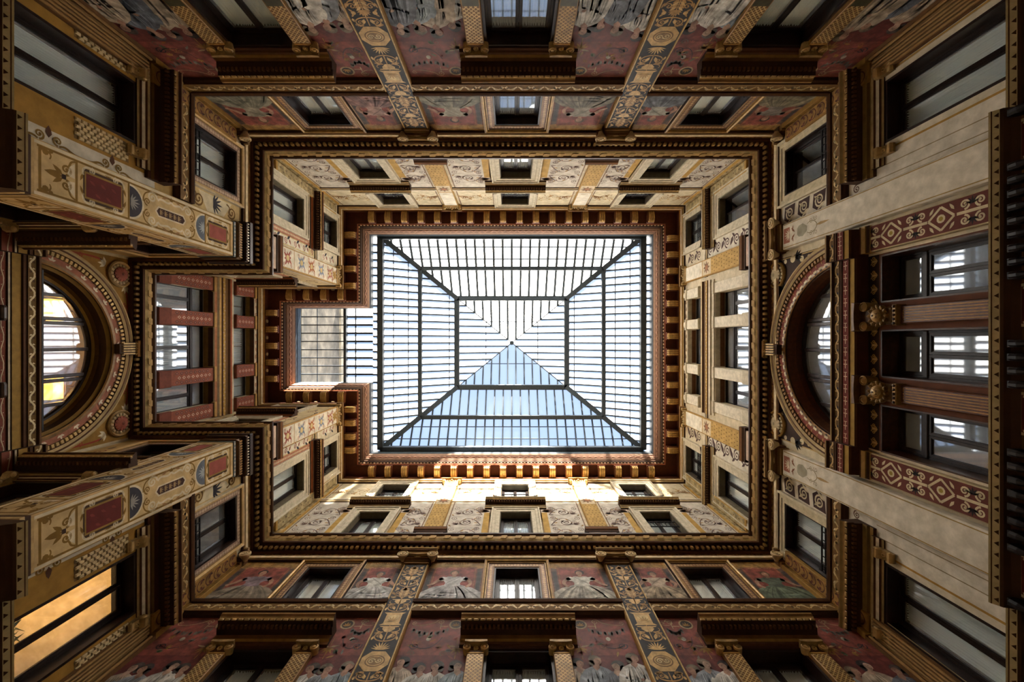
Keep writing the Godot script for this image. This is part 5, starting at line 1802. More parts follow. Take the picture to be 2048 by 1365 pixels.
# ---------------------------------------------------------------- the recessed bay of the west wall
func painted_pillar(s: float) -> void:
	# s = -1: beside the shaded fresco wall (u < 0)
	var u0 := -3.3 if s < 0 else 2.54
	var t := thing("painted_pillar", "square bay pillar with cream strapwork and red panels, toward the %s" % ("shaded fresco wall" if s < 0 else "sunlit fresco wall"), "pillar", at("W", u0), "painted bay pillars")
	var w := 0.9
	var dp := -0.8           # it turns the corner into the bay
	shared(t, "shaft", "pp_shaft", "stone", func(b: B):
		b.bev(0, 6.5, dp, w, 11.25, 0.15, 0.015, C("d2b078"))
		b.box(0, 12.6, dp, w, 12.7, 0.15, stone))
	shared(t, "base", "pp_base", "stone", func(b: B):
		b.bev(-0.03, 6.3, dp, w + 0.03, 6.42, 0.2, 0.03, C("c9ad7c"))
		b.bev(-0.01, 6.42, dp, w + 0.01, 6.52, 0.16, 0.01, umber)
		b.bev(-0.05, 6.1, dp, w + 0.05, 6.3, 0.26, 0.03, C("8a6634")))
	shared(t, "front_painting", "pp_front", "plaster", func(b: B): pillar_paint(b, w))
	var inner := shared(t, "side_painting", "pp_side", "plaster", func(b: B): pillar_paint(b, 0.9))
	if s < 0:
		inner.transform = Transform3D(Basis(Vector3.UP, PI / 2), Vector3(w - 0.148, 0, 0.12))
	else:
		inner.transform = Transform3D(Basis(Vector3.UP, -PI / 2), Vector3(0.148, 0, -0.78))
	shared(t, "capital", "pp_cap", "gilt", func(b: B):
		b.bev(-0.02, 11.25, dp, w + 0.02, 11.33, 0.17, 0.012, C("8d9aa0"))
		b.bev(-0.05, 11.33, dp, w + 0.05, 11.55, 0.22, 0.05, C("6a4a22"))
		b.bev(-0.1, 11.55, dp, w + 0.1, 11.68, 0.3, 0.03, C("4a3018"))
		b.bev(-0.12, 11.68, dp, w + 0.12, 11.82, 0.33, 0.012, C("2c1a10"))
		b.w = 0.172
		for k in 9:
			b.disc(Vector2(0.05 + k * 0.1, 11.29), 0.025, 0.025, pale, 7)
		for k in 14:
			b.box(0.0 + k * 0.068, 11.4, 0.2, 0.03 + k * 0.068, 11.5, 0.235, gold)
			b.box(-0.06 + k * 0.077, 11.6, 0.29, -0.03 + k * 0.077, 11.66, 0.32, pale))

func pillar_paint(b: B, w: float) -> void:
	var h := w / 2
	var g := C("8a682a")
	var cr := C("ead9b8")
	var ta := C("d8b884")
	b.w = 0.152
	b.rect(0.03, 6.56, w - 0.03, 11.2, ta)
	b.up()
	b.line(Vector2(0.05, 6.56), Vector2(0.05, 11.2), 0.05, cr)
	b.line(Vector2(w - 0.05, 6.56), Vector2(w - 0.05, 11.2), 0.05, cr)
	b.line(Vector2(0.1, 6.6), Vector2(0.1, 11.15), 0.035, g)
	b.line(Vector2(w - 0.1, 6.6), Vector2(w - 0.1, 11.15), 0.035, g)
	for y in [6.64, 7.2, 8.18, 10.22, 11.12]:
		b.line(Vector2(0.1, y), Vector2(w - 0.1, y), 0.04, g)
	# lily
	for s in [-1.0, 1.0]:
		place(b, h, 0, s, 1)
		b.poly(PackedVector2Array([Vector2(0.03, 7.17), Vector2(0.28, 7.17), Vector2(0.2, 7.08), Vector2(0.05, 7.05)]), cr)
		b.spiral(Vector2(0.13, 7.03), 0.09, PI, -1.3, 0.042, g)
		b.curve(Vector2(0.3, 6.64), Vector2(0.36, 6.7), Vector2(0.3, 6.85), Vector2(0.2, 6.78), 0.04, 0.02, g)
		b.curve(Vector2(0.17, 7.05), Vector2(0.24, 7.12), Vector2(0.28, 7.06), Vector2(0.32, 7.18), 0.035, 0.03, g)
		b.leaf(Vector2(0.02, 6.98), -0.9, 0.2, 0.075, g)
		b.disc(Vector2(0.29, 6.72), 0.05, 0.05, g, 8)
		b.disc(Vector2(0.33, 6.8), 0.035, 0.035, g, 8)
		# strapwork round the panels
		for y in [7.28, 10.28]:
			var hh := 0.82 if y < 8 else 0.76
			b.curve(Vector2(0.16, y + 0.03), Vector2(0.3, y), Vector2(0.34, y + 0.12), Vector2(0.3, y + 0.2), 0.036, 0.036, cr)
			b.curve(Vector2(0.16, y + hh - 0.03), Vector2(0.3, y + hh), Vector2(0.34, y + hh - 0.12), Vector2(0.3, y + hh - 0.2), 0.036, 0.036, cr)
			b.spiral(Vector2(0.27, y + 0.18), 0.06, 0.0, 1.3, 0.028, cr)
			b.leaf(Vector2(0.04, y - 0.02), 0.35, 0.2, 0.045, g)
			b.leaf(Vector2(0.3, y + hh * 0.5), PI / 2, 0.16, 0.05, g)
			b.spiral(Vector2(0.27, y + hh - 0.18), 0.06, 0.0, -1.3, 0.028, cr)
			b.leaf(Vector2(0.04, y + hh + 0.02), -0.35, 0.2, 0.045, g)
			b.line(Vector2(0.31, y + 0.25), Vector2(0.31, y + hh - 0.25), 0.018, cr)
		# scrolls of the middle field
		b.spiral(Vector2(0.24, 8.72), 0.12, PI / 2, -1.5, 0.045, cr)
		b.curve(Vector2(0.1, 8.5), Vector2(0.3, 8.5), Vector2(0.36, 8.6), Vector2(0.33, 8.85), 0.035, 0.02, g)
		b.curve(Vector2(0.1, 9.88), Vector2(0.3, 9.88), Vector2(0.36, 9.8), Vector2(0.33, 9.55), 0.035, 0.02, g)
		b.leaf(Vector2(0.3, 8.95), 1.2, 0.2, 0.05, C("a87c50"))
		b.leaf(Vector2(0.3, 9.45), -1.2, 0.2, 0.05, C("a87c50"))
		b.spiral(Vector2(0.24, 9.66), 0.12, -PI / 2, 1.5, 0.045, cr)
		b.curve(Vector2(0.22, 8.85), Vector2(0.36, 8.95), Vector2(0.16, 9.1), Vector2(0.3, 9.2), 0.042, 0.042, cr)
		b.curve(Vector2(0.22, 9.52), Vector2(0.36, 9.42), Vector2(0.16, 9.3), Vector2(0.3, 9.2), 0.042, 0.042, cr)
		b.spiral(Vector2(0.12, 8.6), 0.08, PI, 1.3, 0.03, g)
		b.spiral(Vector2(0.12, 9.78), 0.08, PI, -1.3, 0.03, g)
		b.palm(Vector2(0.3, 9.2), 0.0, 0.1, 3, 1.4, g)
	b.T = Transform2D()
	b.leaf(Vector2(h, 6.98), -PI / 2, 0.28, 0.12, g)
	b.rect(h - 0.04, 6.96, h + 0.04, 7.03, C("3a2418"))
	for q in [[7.36, 8.02, C("6e2a22"), 0.2], [10.36, 10.96, C("a8584c"), 0.16]]:
		b.rect(h - q[3] - 0.08, q[0] - 0.05, h + q[3] + 0.08, q[1] + 0.05, C("4a3420"))
	for q in [[8.2, 1.0, C("44404a")], [10.2, -1.0, C("6d7480")]]:
		var p := PackedVector2Array()
		for k in 15:
			p.append(Vector2(h + cos(PI * k / 14) * 0.34, q[0] + sin(PI * k / 14) * 0.32 * q[1]))
		b.poly(p, cr)
	b.up()
	for q in [[7.36, 8.02, C("6e2a22"), 0.2], [10.36, 10.96, C("a8584c"), 0.16]]:
		b.rect(h - q[3] - 0.035, q[0] - 0.025, h + q[3] + 0.035, q[1] + 0.025, C("a07c3c"))
	for q in [[8.2, 1.0, C("44404a")], [10.2, -1.0, C("6d7480")]]:
		var p := PackedVector2Array()
		for k in 15:
			p.append(Vector2(h + cos(PI * k / 14) * 0.3, q[0] + sin(PI * k / 14) * 0.28 * q[1]))
		b.poly(p, q[2])
	b.poly(PackedVector2Array([Vector2(h, 8.78), Vector2(h + 0.11, 8.86), Vector2(h + 0.11, 9.54), Vector2(h, 9.62), Vector2(h - 0.11, 9.54), Vector2(h - 0.11, 8.86)]), cr)
	b.up()
	for q in [[7.36, 8.02, C("6e2a22"), 0.2], [10.36, 10.96, C("a8584c"), 0.16]]:
		b.rect(h - q[3], q[0], h + q[3], q[1], q[2])
	b.poly(PackedVector2Array([Vector2(h, 8.82), Vector2(h + 0.08, 8.88), Vector2(h + 0.08, 9.52), Vector2(h, 9.58), Vector2(h - 0.08, 9.52), Vector2(h - 0.08, 8.88)]), C("4a3028"))
	b.up()
	b.palm(Vector2(h, 8.22), PI / 2, 0.2, 7, 2.6, C("a8a4a0"))
	b.palm(Vector2(h, 10.18), -PI / 2, 0.2, 7, 2.6, C("b4bac0"))
	for k in 5:
		b.palm(Vector2(h, 8.9 + k * 0.12), PI / 2, 0.1, 5, 2.4, C("a88a60"))
		b.leaf(Vector2(h + (0.1 if k % 2 else -0.1), 7.42 + k * 0.1), 1.0, 0.12, 0.05, C("873a30"))
	b.T = Transform2D()

func recess() -> void:
	painted_pillar(-1.0)
	painted_pillar(1.0)
	var u := 0.07
	var cy := 9.6
	archivolt("BACK", u, cy, 2.05, false)
	var iv := B.new()
	iv.arc(cy, [[1.86, -0.42], [1.86, -0.34], [1.93, -0.32], [1.97, -0.24], [1.98, -0.05], [2.05, 0.0]], [C("7a5a24"), C("a8823c"), C("6a4a20"), C("3f2a16"), C("8a6a30")], 0, PI, 48, u)
	part(trim(face("BACK")), "ochre_intrados", iv, "stone")
	lunette("BACK", u, cy, 1.88, -0.4)
	keystone("BACK", u, 12.12)
	rosette("BACK", u - 2.09, 11.9, "toward the shaded fresco wall", C("9c5440"), C("b89868"), C("d8c098"))
	rosette("BACK", u + 2.09, 11.9, "toward the sunlit fresco wall", C("9c5440"), C("b89868"), C("d8c098"))
	var fres := structure("wall_bay_back_painting", at("BACK", u, 0, 0.003))
	var b := B.new()
	for k in 24:
		var a := PI * k / 24
		var c := PI * (k + 1) / 24
		b.poly(PackedVector2Array([Vector2(cos(a), sin(a)) * 2.55 + Vector2(0, cy), Vector2(cos(a) * 2.55, 12.24), Vector2(cos(c) * 2.55, 12.24), Vector2(cos(c), sin(c)) * 2.55 + Vector2(0, cy)]), C("9a7436"))
	b.up()
	for s in [-1.0, 1.0]:
		place(b, 0, 0, s, 1)
		b.palm(Vector2(2.3, 11.5), -1.2, 0.24, 4, 1.8, C("ead9bc"))
		b.palm(Vector2(1.75, 12.08), 2.9, 0.22, 4, 1.8, C("ead9bc"))
		b.curve(Vector2(2.4, 11.4), Vector2(2.5, 11.0), Vector2(2.4, 10.6), Vector2(2.5, 10.2), 0.05, 0.03, C("9a4434"))
		b.curve(Vector2(1.6, 12.1), Vector2(1.3, 12.2), Vector2(1.1, 12.1), Vector2(0.5, 12.2), 0.05, 0.03, C("9a4434"))
		b.spiral(Vector2(2.4, 10.8), 0.08, 0.0, 1.3, 0.03, C("9a4434"))
		b.spiral(Vector2(1.2, 12.08), 0.08, 0.0, -1.3, 0.03, C("9a4434"))
	b.T = Transform2D()
	part(fres, "spandrel_panel", b, "plaster")
	var t := trim(at("BACK", u))
	for q in [[-2.1, 2.1, 0.0], [-2.6, -2.1, 0.14], [2.1, 2.6, 0.14]]:
		var p: float = q[2]
		var e := B.new()
		e.run([[0.0, 8.5], [0.24 + p, 8.55], [0.26 + p, 8.75], [0.29 + p, 8.8], [0.3 + p, 8.98], [0.33 + p, 9.0], [0.33 + p, 9.04], [0.35 + p, 9.05], [0.35 + p, 9.22], [0.38 + p, 9.24], [0.38 + p, 9.3], [0.4 + p, 9.31], [0.4 + p, 9.47], [0.44 + p, 9.5], [0.44 + p, 9.54], [0.0, 9.58]], [umber, brown, umber, C("8a4a3a"), umber, pale, umber, C("a27e38"), umber, brown, umber, C("7a5c2c"), umber, C("6a4a28"), umber], q[0], q[1])
		var m := part(t, "entablature", e, "stone")
		var o := B.new()
		pattern_run(o, q[0], q[1], 9.39, 0.14, 0.403 + p, 0.21, C("ead7ac"), C("5e4222"))
		pattern_run(o, q[0], q[1], 8.92, 0.07, 0.303 + p, 0.3, C("d8bfa0"), C("8a6a50"))
		part(m, "painted_frieze", o, "stone")
	for s in [-1.0, 1.0]:
		var k := thing("lion_bracket", "dark carved scroll bracket under bay entablature, toward %s wall" % ("sunlit" if s > 0 else "shaded"), "bracket", at("BACK", u + s * 0.8, 8.5), "dark brackets under the bay entablature")
		shared(k, "body", "brk", "wood", func(bb: B): bb.run([[0.0, -0.3], [0.1, -0.32], [0.16, -0.2], [0.14, 0.0], [0.3, 0.1], [0.44, 0.16], [0.46, 0.3], [0.3, 0.42]], [umber], -0.12, 0.12))
		shared(k, "scroll", "brk2", "wood", func(bb: B): bb.lathe(Vector3(-0.16, 0.28, 0.42), Vector3.RIGHT, [[0.001, 0.0], [0.08, 0.0], [0.1, 0.05], [0.1, 0.27], [0.08, 0.32], [0.001, 0.32]], 14, umber))
		var l := thing("hanging_lantern", "glowing yellow box lantern behind the bay's arched lunette, toward %s wall" % ("sunlit" if s > 0 else "shaded"), "lamp", at("BACK", u + s * 1.02, 11.0, -0.95), "lanterns behind the lunette")
		shared(l, "lamp_shade", "lant", "lamp", func(bb: B): bb.bev(-0.28, -0.1, -0.14, 0.28, 0.22, 0.14, 0.03, Color.WHITE))
		shared(l, "cap", "lant2", "iron", func(bb: B): bb.bev(-0.3, 0.22, -0.16, 0.3, 0.25, 0.16, 0.01, sash))
		shared(l, "chain", "lant3", "iron", func(bb: B): bb.lathe(Vector3(0, 0.25, 0), Vector3.UP, [[0.012, 0.0], [0.012, 1.05]], 6, sash))
		lamp_light("lantern_light", at("BACK", u + s * 1.02, 11.06, -0.72).origin, 0.6)
	# the iron bars across the lunette
	var r := thing("lunette_railing", "two black iron bars with clamps across foot of the bay's arched lunette", "railing", at("BACK", u, 9.62, -0.1))
	b = B.new()
	for y in [0.08, 0.42]:
		b.box(-1.9, y - 0.018, -0.018, 1.9, y + 0.018, 0.018, black)
	stuff(part(r, "rails", b, "iron"))
	for x in [-0.72, 0.72]:
		b = B.new()
		b.box(x - 0.02, 0.0, -0.2, x + 0.02, 0.5, 0.0, black)
		b.lathe(Vector3(x, 0.22, 0.02), Vector3.BACK, [[0.06, 0.0], [0.06, 0.03], [0.001, 0.05]], 10, black)
		part(r, "clamp", b, "iron")
	r = thing("lunette_railing", "single thin black iron bar across foot of the lunette over the lion-head capitals", "railing", at("E", -0.09, 9.7, -0.1))
	b = B.new()
	b.box(-1.9, 0.0, -0.018, 1.9, 0.036, 0.018, black)
	part(r, "rail", b, "iron")
	# side walls of the bay
	for side in ["BN", "BS"]:
		var c: float = axes_of(side)[0]
		var p := structure("wall_bay_%s_painting" % ("north" if side == "BN" else "south"), at(side, 0, 0, 0.003))
		b = B.new()
		var hl := holes_of(side, "amcd")
		b.field(c - 1.6, 5.6, c + 1.6, 9.44, hl, C("a67c38"))
		b.field(c - 1.6, 9.88, c + 1.6, 12.1, hl, C("cdaa6e"))
		b.field(c - 1.6, 13.0, c + 1.6, 18.3, hl, C("dcc494"))
		b.up()
		for y in [10.2, 10.9, 13.6, 14.5, 15.3, 17.0]:
			for s in [-1.0, 1.0]:
				b.spiral(Vector2(c + s * 1.25, y), 0.18, 0.0, 1.4 * s, 0.045, C("8a5240"))
				b.leaf(Vector2(c + s * 1.3, y + 0.2), PI / 2, 0.3, 0.1, C("6d5a48"))
		part(p, "ornament_panel", b, "plaster")
		var tr := trim(at(side, 0))
		string_course(tr, c - 0.9 if side == "BN" else c - 1.7, c + 1.7 if side == "BN" else c + 0.9)
		var o := new_window(side, c)
		window_a(o, false)
		o = new_window(side, c)
		window_m(o, false)
		o = new_window(side, c)
		window_C(o, 2)
		o = new_window(side, c)
		window_D(o, 1)
	# the lit room behind the south-west window
	lamp_light("room_light", Vector3(-10.2, 9.3, -4.9), 3.4)
	var rl := thing("ceiling_lamp", "round warm ceiling lamp inside the lit room of the wall with the recessed bay", "lamp", Transform3D(Basis(), Vector3(-10.2, 9.6, -4.9)))
	b = B.new()
	b.lathe(Vector3.ZERO, Vector3.UP, [[0.001, 0.0], [0.14, 0.03], [0.18, 0.1], [0.17, 0.14]], 18, Color.WHITE)
	part(rl, "lamp_bowl", b, "lamp")
	b = B.new()
	b.lathe(Vector3(0, 0.14, 0), Vector3.UP, [[0.04, 0.0], [0.02, 0.2], [0.02, 1.01]], 8, sash)
	part(rl, "stem", b, "iron")
	plant()

func plant() -> void:
	var t := thing("potted_plant", "leafy green plant on a stand inside the lit window", "plant", Transform3D(Basis(), Vector3(-8.62, 6.75, -4.75)))
	var b := B.new()
	b.lathe(Vector3(0, 1.2, 0), Vector3.UP, [[0.12, 0.0], [0.17, 0.3], [0.19, 0.3], [0.001, 0.28]], 14, rust)
	part(t, "pot", b, "stone")
	b = B.new()
	b.lathe(Vector3(0, 0, 0), Vector3.UP, [[0.14, 0.0], [0.03, 0.06], [0.03, 1.1], [0.12, 1.2]], 10, sash)
	part(t, "stand", b, "wood")
	b = B.new()
	var r := RandomNumberGenerator.new()
	r.seed = 5
	for k in 160:
		var d := Vector3(r.randfn(), absf(r.randfn()) + 0.3, r.randfn()).normalized()
		var p := Vector3(0, 1.5, 0) + d * (0.15 + r.randf() * 0.42)
		var s := d.cross(Vector3(r.randfn(), r.randfn(), r.randfn())).normalized() * 0.045
		var e := d.rotated(s.normalized(), 0.9) * 0.16
		b.tri(p - s, p + s, p + e, C(["4d6a34", "3a5428", "6b8444"][k % 3]))
	stuff(part(t, "foliage", b, "stone"))

func lamp_light(called: String, p: Vector3, e: float) -> void:
	var l := OmniLight3D.new()
	l.name = numbered(called)
	l.light_color = Color(1.0, 0.78, 0.48)
	l.light_energy = e
	l.omni_range = 12.0
	l.omni_attenuation = 2.0
	l.light_size = 0.15
	l.shadow_enabled = true
	add_child(l)
	l.position = p

# ---------------------------------------------------------------- the cornice under the first floor
func low_cornice() -> void:
	for q in [["E", -5.98, -3.62, 0.0], ["E", -3.62, 3.44, 0.25], ["E", 3.44, 5.98, 0.0], ["W", -5.98, -3.42, 0.0], ["W", -3.42, -2.3, 0.2], ["W", 2.44, 3.52, 0.2], ["W", 3.52, 5.98, 0.0]]:
		var t := trim(at(q[0], 0))
		var p: float = q[3]
		var b := B.new()
		b.run([[0.0, 5.2], [0.14 + p, 5.24], [0.14 + p, 5.3], [0.12 + p, 5.32], [0.12 + p, 5.92], [0.2 + p, 5.98], [0.28 + p, 6.0], [0.3 + p, 6.03], [0.34 + p, 6.09], [0.35 + p, 6.1], [0.35 + p, 6.13], [0.0, 6.16]], [umber, brown, umber, C("6a4a26"), umber, umber, umber, C("d6c49c"), brown, C("8a7448"), umber], q[1], q[2])
		part(t, "cornice", b, "stone")
		b = B.new()
		var n := int((q[2] - q[1]) / 0.16)
		for k in n:
			var x: float = q[1] + (q[2] - q[1]) * (k + 0.5) / n
			b.tri(Vector3(x - 0.035, 6.035, 0.307 + p), Vector3(x + 0.035, 6.035, 0.307 + p), Vector3(x, 6.075, 0.335 + p), umber)
		stuff(part(t, "dart_row", b, "stone"))
		if p > 0.22:
			# red panels below the pilasters, dark pendants between them
			var fin := B.new()
			fin.lathe(Vector3.ZERO, Vector3.DOWN, [[0.05, 0.0], [0.055, 0.1], [0.035, 0.2], [0.06, 0.26], [0.02, 0.34], [0.001, 0.4]], 8, black)
			fin.box(-0.05, -0.05, -0.14, 0.05, 0.03, 0.02, black)
			var fm := fin.mesh()
			var mid := [-3.12, -0.865, 0.645, 2.94]
			for m in mid:
				b = B.new()
				b.w = 0.124 + p
				b.rect(m - 0.3, 5.34, m + 0.3, 5.94, C("dcc8a4"))
				b.up()
				b.rect(m - 0.26, 5.36, m + 0.26, 5.92, C("5e2c24"))
				b.up()
				for sg in [-1.0, 1.0]:
					place(b, m, 5.6, sg, 1)
					b.spiral(Vector2(0.11, 0.16), 0.075, -PI / 2, 1.4, 0.035, C("dcc8a4"))
					b.curve(Vector2(0.02, 0.0), Vector2(0.1, 0.1), Vector2(0.22, 0.1), Vector2(0.24, 0.3), 0.04, 0.03, C("dcc8a4"))
					b.leaf(Vector2(0.02, 0.0), -0.9, 0.24, 0.08, C("dcc8a4"))
				b.T = Transform2D()
				part(t, "red_panel", b, "plaster")
			var x: float = q[1] + 0.12
			while x < q[2]:
				if not mid.any(func(m): return absf(x - m) < 0.36):
					part(t, "pendant", fm, "iron", Transform3D(Basis(), Vector3(x, 5.93, 0.26 + p)))
				x += 0.19

# ---------------------------------------------------------------- triple openings of the upper storeys
func upper_triples() -> void:
	for side in ["E", "BACK"]:
		var east: bool = side == "E"
		var u := -0.09 if east else 0.07
		var hw := 2.02 if east else 2.1
		var pc := 0.92 if east else 1.0
		var pw := 0.19 if east else 0.24
		var col := C("e2d6c0") if east else C("96543f")
		var t := trim(at(side, u))
		var b := B.new()
		b.run([[0.0, 15.64], [0.04, 15.66], [0.04, 15.8], [0.1, 15.84], [0.1, 15.95], [0.13, 16.0], [0.13, 16.12], [0.1, 16.3], [0.16, 16.36], [0.16, 16.46], [0.0, 16.5]], [stone, pale if east else C("b0764e"), stone, pale if east else C("c9a060"), brown, C("b8903e"), C("6a4a20"), brown, C("cdb588") if east else C("a0542c"), stone], -hw - 0.5, hw + 0.5)
		part(t, "storey_band", b, "stone")
		b = B.new()
		b.w = 0.134
		for k in 44:
			var x := -hw - 0.45 + (2 * hw + 0.9) * k / 43.0
			b.disc(Vector2(x, 16.03 if k % 2 else 16.09), 0.03, 0.026, golden if east else C("d8b090"), 6)
		part(t, "bead_row", b, "gilt")
		for row in 2:
			var v0: float = 13.1 if row == 0 else 16.8
			var v1: float = (15.64 if east else 15.66) if row == 0 else (18.1 if east else 18.14)
			for x in [-hw - pw * 0.85, -pc, pc, hw + pw * 0.85]:
				var edge := absf(x) > pc + 0.1
				var toward: String = "sunlit" if (x > 0) != east else "shaded"
				var p := thing("window_pillar", "%s, %s of triple window, %s, toward %s wall" % ["plain cream pillar" if east else "red diamond pillar", "upper row" if row else "lower row", "outer edge" if edge else "between openings", toward], "pillar", at(side, u + x), ("cream" if east else "red diamond") + " pillars of the triple windows")
				var key := "tp%d%d%d" % [int(east), row, int(edge)]
				var w0 := -0.32 if not edge else 0.0
				shared(p, "shaft", key + "s", "stone", func(bb: B): bb.bev(-pw, v0, w0, pw, v1 - 0.12, 0.08, 0.012, col))
				shared(p, "capital", key + "c", "stone", func(bb: B):
					bb.bev(-pw - 0.02, v1 - 0.14, w0, pw + 0.02, v1 - 0.1, 0.1, 0.01, brown if not east else stone)
					bb.bev(-pw - 0.04, v1 - 0.1, w0, pw + 0.04, v1 + 0.02, 0.12, 0.02, pale if east else C("c9a060")))
				shared(p, "base", key + "b", "stone", func(bb: B):
					bb.bev(-pw - 0.03, v0, w0, pw + 0.03, v0 + 0.5 if row == 0 else v0 + 0.06, 0.12, 0.02, stone if east else C("7a3f2e")))
				if not east:
					shared(p, "diamonds", key + "d", "stone", func(bb: B):
						bb.w = 0.084
						var n := 8 if row == 0 else 5
						for k in n:
							var y := v0 + (0.75 if row == 0 else 0.16) + k * 0.2
							if y < v1 - 0.2:
								for s in [-1.0, 0.0, 1.0]:
									bb.T = Transform2D()
									bb.disc(Vector2(s * pw * 0.62, y + (0.1 if s == 0.0 else 0.0)), 0.058, 0.075, C("d9b8a0") if s == 0.0 else C("5a4440"), 4)
								bb.up()
								for s in [-1.0, 0.0, 1.0]:
									bb.disc(Vector2(s * pw * 0.62, y + (0.1 if s == 0.0 else 0.0)), 0.03, 0.04, C("a86450"), 6)
								bb.w -= 0.0015)
				elif row == 1:
					shared(p, "roundel", key + "r", "stone", func(bb: B): bb.lathe(Vector3(0, v1 + 0.1, 0.02), Vector3.BACK, [[0.12, 0.0], [0.12, 0.06], [0.08, 0.08], [0.001, 0.09]], 14, pale))
			# the windows behind
			for q in [[-(hw + pc) / 2 - pw / 2, (hw - pc - pw) / 2], [0.0, pc - pw], [(hw + pc) / 2 + pw / 2, (hw - pc - pw) / 2]]:
				var o := new_window(side, u + q[0])
				casements(o, "tri%d%d%.2f" % [int(east), row, q[1]], q[1] + 0.08, v0 + 0.02, v1 - 0.02, -0.4, 1 if row else 2, (v1 - 0.62) if row == 0 else 0.0, C("332a2a"), "glass" if row == 0 else "clear")
				if row == 0 or not east:
					curtain(side, u + q[0], q[1], v0 + 0.1, v1 - (0.6 if row == 0 else 0.1), -0.52, "triple upper" if row == 0 else "triple attic", "middle opening" if q[0] == 0.0 else "toward %s wall" % ("sunlit" if (q[0] > 0) != east else "shaded"))
			var sf := B.new()
			sf.box(-hw + 0.001, v1 - 0.025, -0.35, hw - 0.001, v1 - 0.001, -0.18, C("6e4426") if east else C("8a6a34"))
			sf.box(-hw + 0.001, v1 - 0.025, -0.18, hw - 0.001, v1 - 0.001, -0.01, stone if east else C("4a2c1c"))
			part(t, "soffit_boards", sf, "stone")
			if row == 1:
				var o := B.new()
				o.w = 0.004
				for k in 14:
					place(o, -hw + (k + 0.5) * 2 * hw / 14, v1 + 0.12)
					o.spiral(Vector2(), 0.08, 0.0, 1.4 if k % 2 else -1.4, 0.03, C("7a5a40") if east else C("a86a4c"))
				part(t, "scroll_band", o, "stone")

# ---------------------------------------------------------------- the glass roof
func glaze(o: Node3D, pol: PackedVector2Array, lift: Callable, xs: Array, zs: Array, bw: float, main_x: bool, mat := "") -> void:
	# panes between bars laid over the plan outline pol; lift gives the height
	for i in xs.size() - 1:
		for j in zs.size() - 1:
			var e := 0.006
			var q := PackedVector2Array([Vector2(xs[i] + e, zs[j] + e), Vector2(xs[i + 1] - e, zs[j] + e), Vector2(xs[i + 1] - e, zs[j + 1] - e), Vector2(xs[i] + e, zs[j + 1] - e)])
			for c in Geometry2D.intersect_polygons(pol, q):
				if c.size() < 3:
					continue
				var b := B.new()
				var ix := Geometry2D.triangulate_polygon(c)
				if ix.is_empty():
					continue
				var lo := PackedVector3Array()
				for p in c:
					lo.append(Vector3(p.x, lift.call(p) + LENS_Y, p.y))
				for k in range(0, ix.size(), 3):
					var a := lo[ix[k]]
					var d := lo[ix[k + 1]]
					var f := lo[ix[k + 2]]
					if (d - a).cross(f - a).y > 0:
						b.tri(a, f, d, Color.WHITE)
					else:
						b.tri(a, d, f, Color.WHITE)
				part(o, "pane", b, mat if mat else "pane%d" % (rng.randi() % 3))
	for s in 2:
		var cuts := xs if s == 0 else zs
		for k in range(1, cuts.size() - 1):
			var ln := PackedVector2Array([Vector2(cuts[k], -30), Vector2(cuts[k], 30)]) if s == 0 else PackedVector2Array([Vector2(-30, cuts[k]), Vector2(30, cuts[k])])
			for seg in Geometry2D.intersect_polyline_with_polygon(ln, pol):
				var a := Vector3(seg[0].x, lift.call(seg[0]) + LENS_Y - 0.02, seg[0].y)
				var d := Vector3(seg[-1].x, lift.call(seg[-1]) + LENS_Y - 0.02, seg[-1].y)
				if a.distance_to(d) < 0.05:
					continue
				var b := B.new()
				var thin := (s == 0) != main_x
				b.bar(a, d, bw * (0.55 if thin else 1.0), bw * (0.7 if thin else 1.3), steel)
				part(o, "purlin" if thin else "glazing_bar", b, "iron")

func spaced(a: float, b: float, step: float) -> Array:
	var n := maxi(1, roundi((b - a) / step))
	var out := []
	for k in n + 1:
		out.append(a + (b - a) * k / n)
	return out

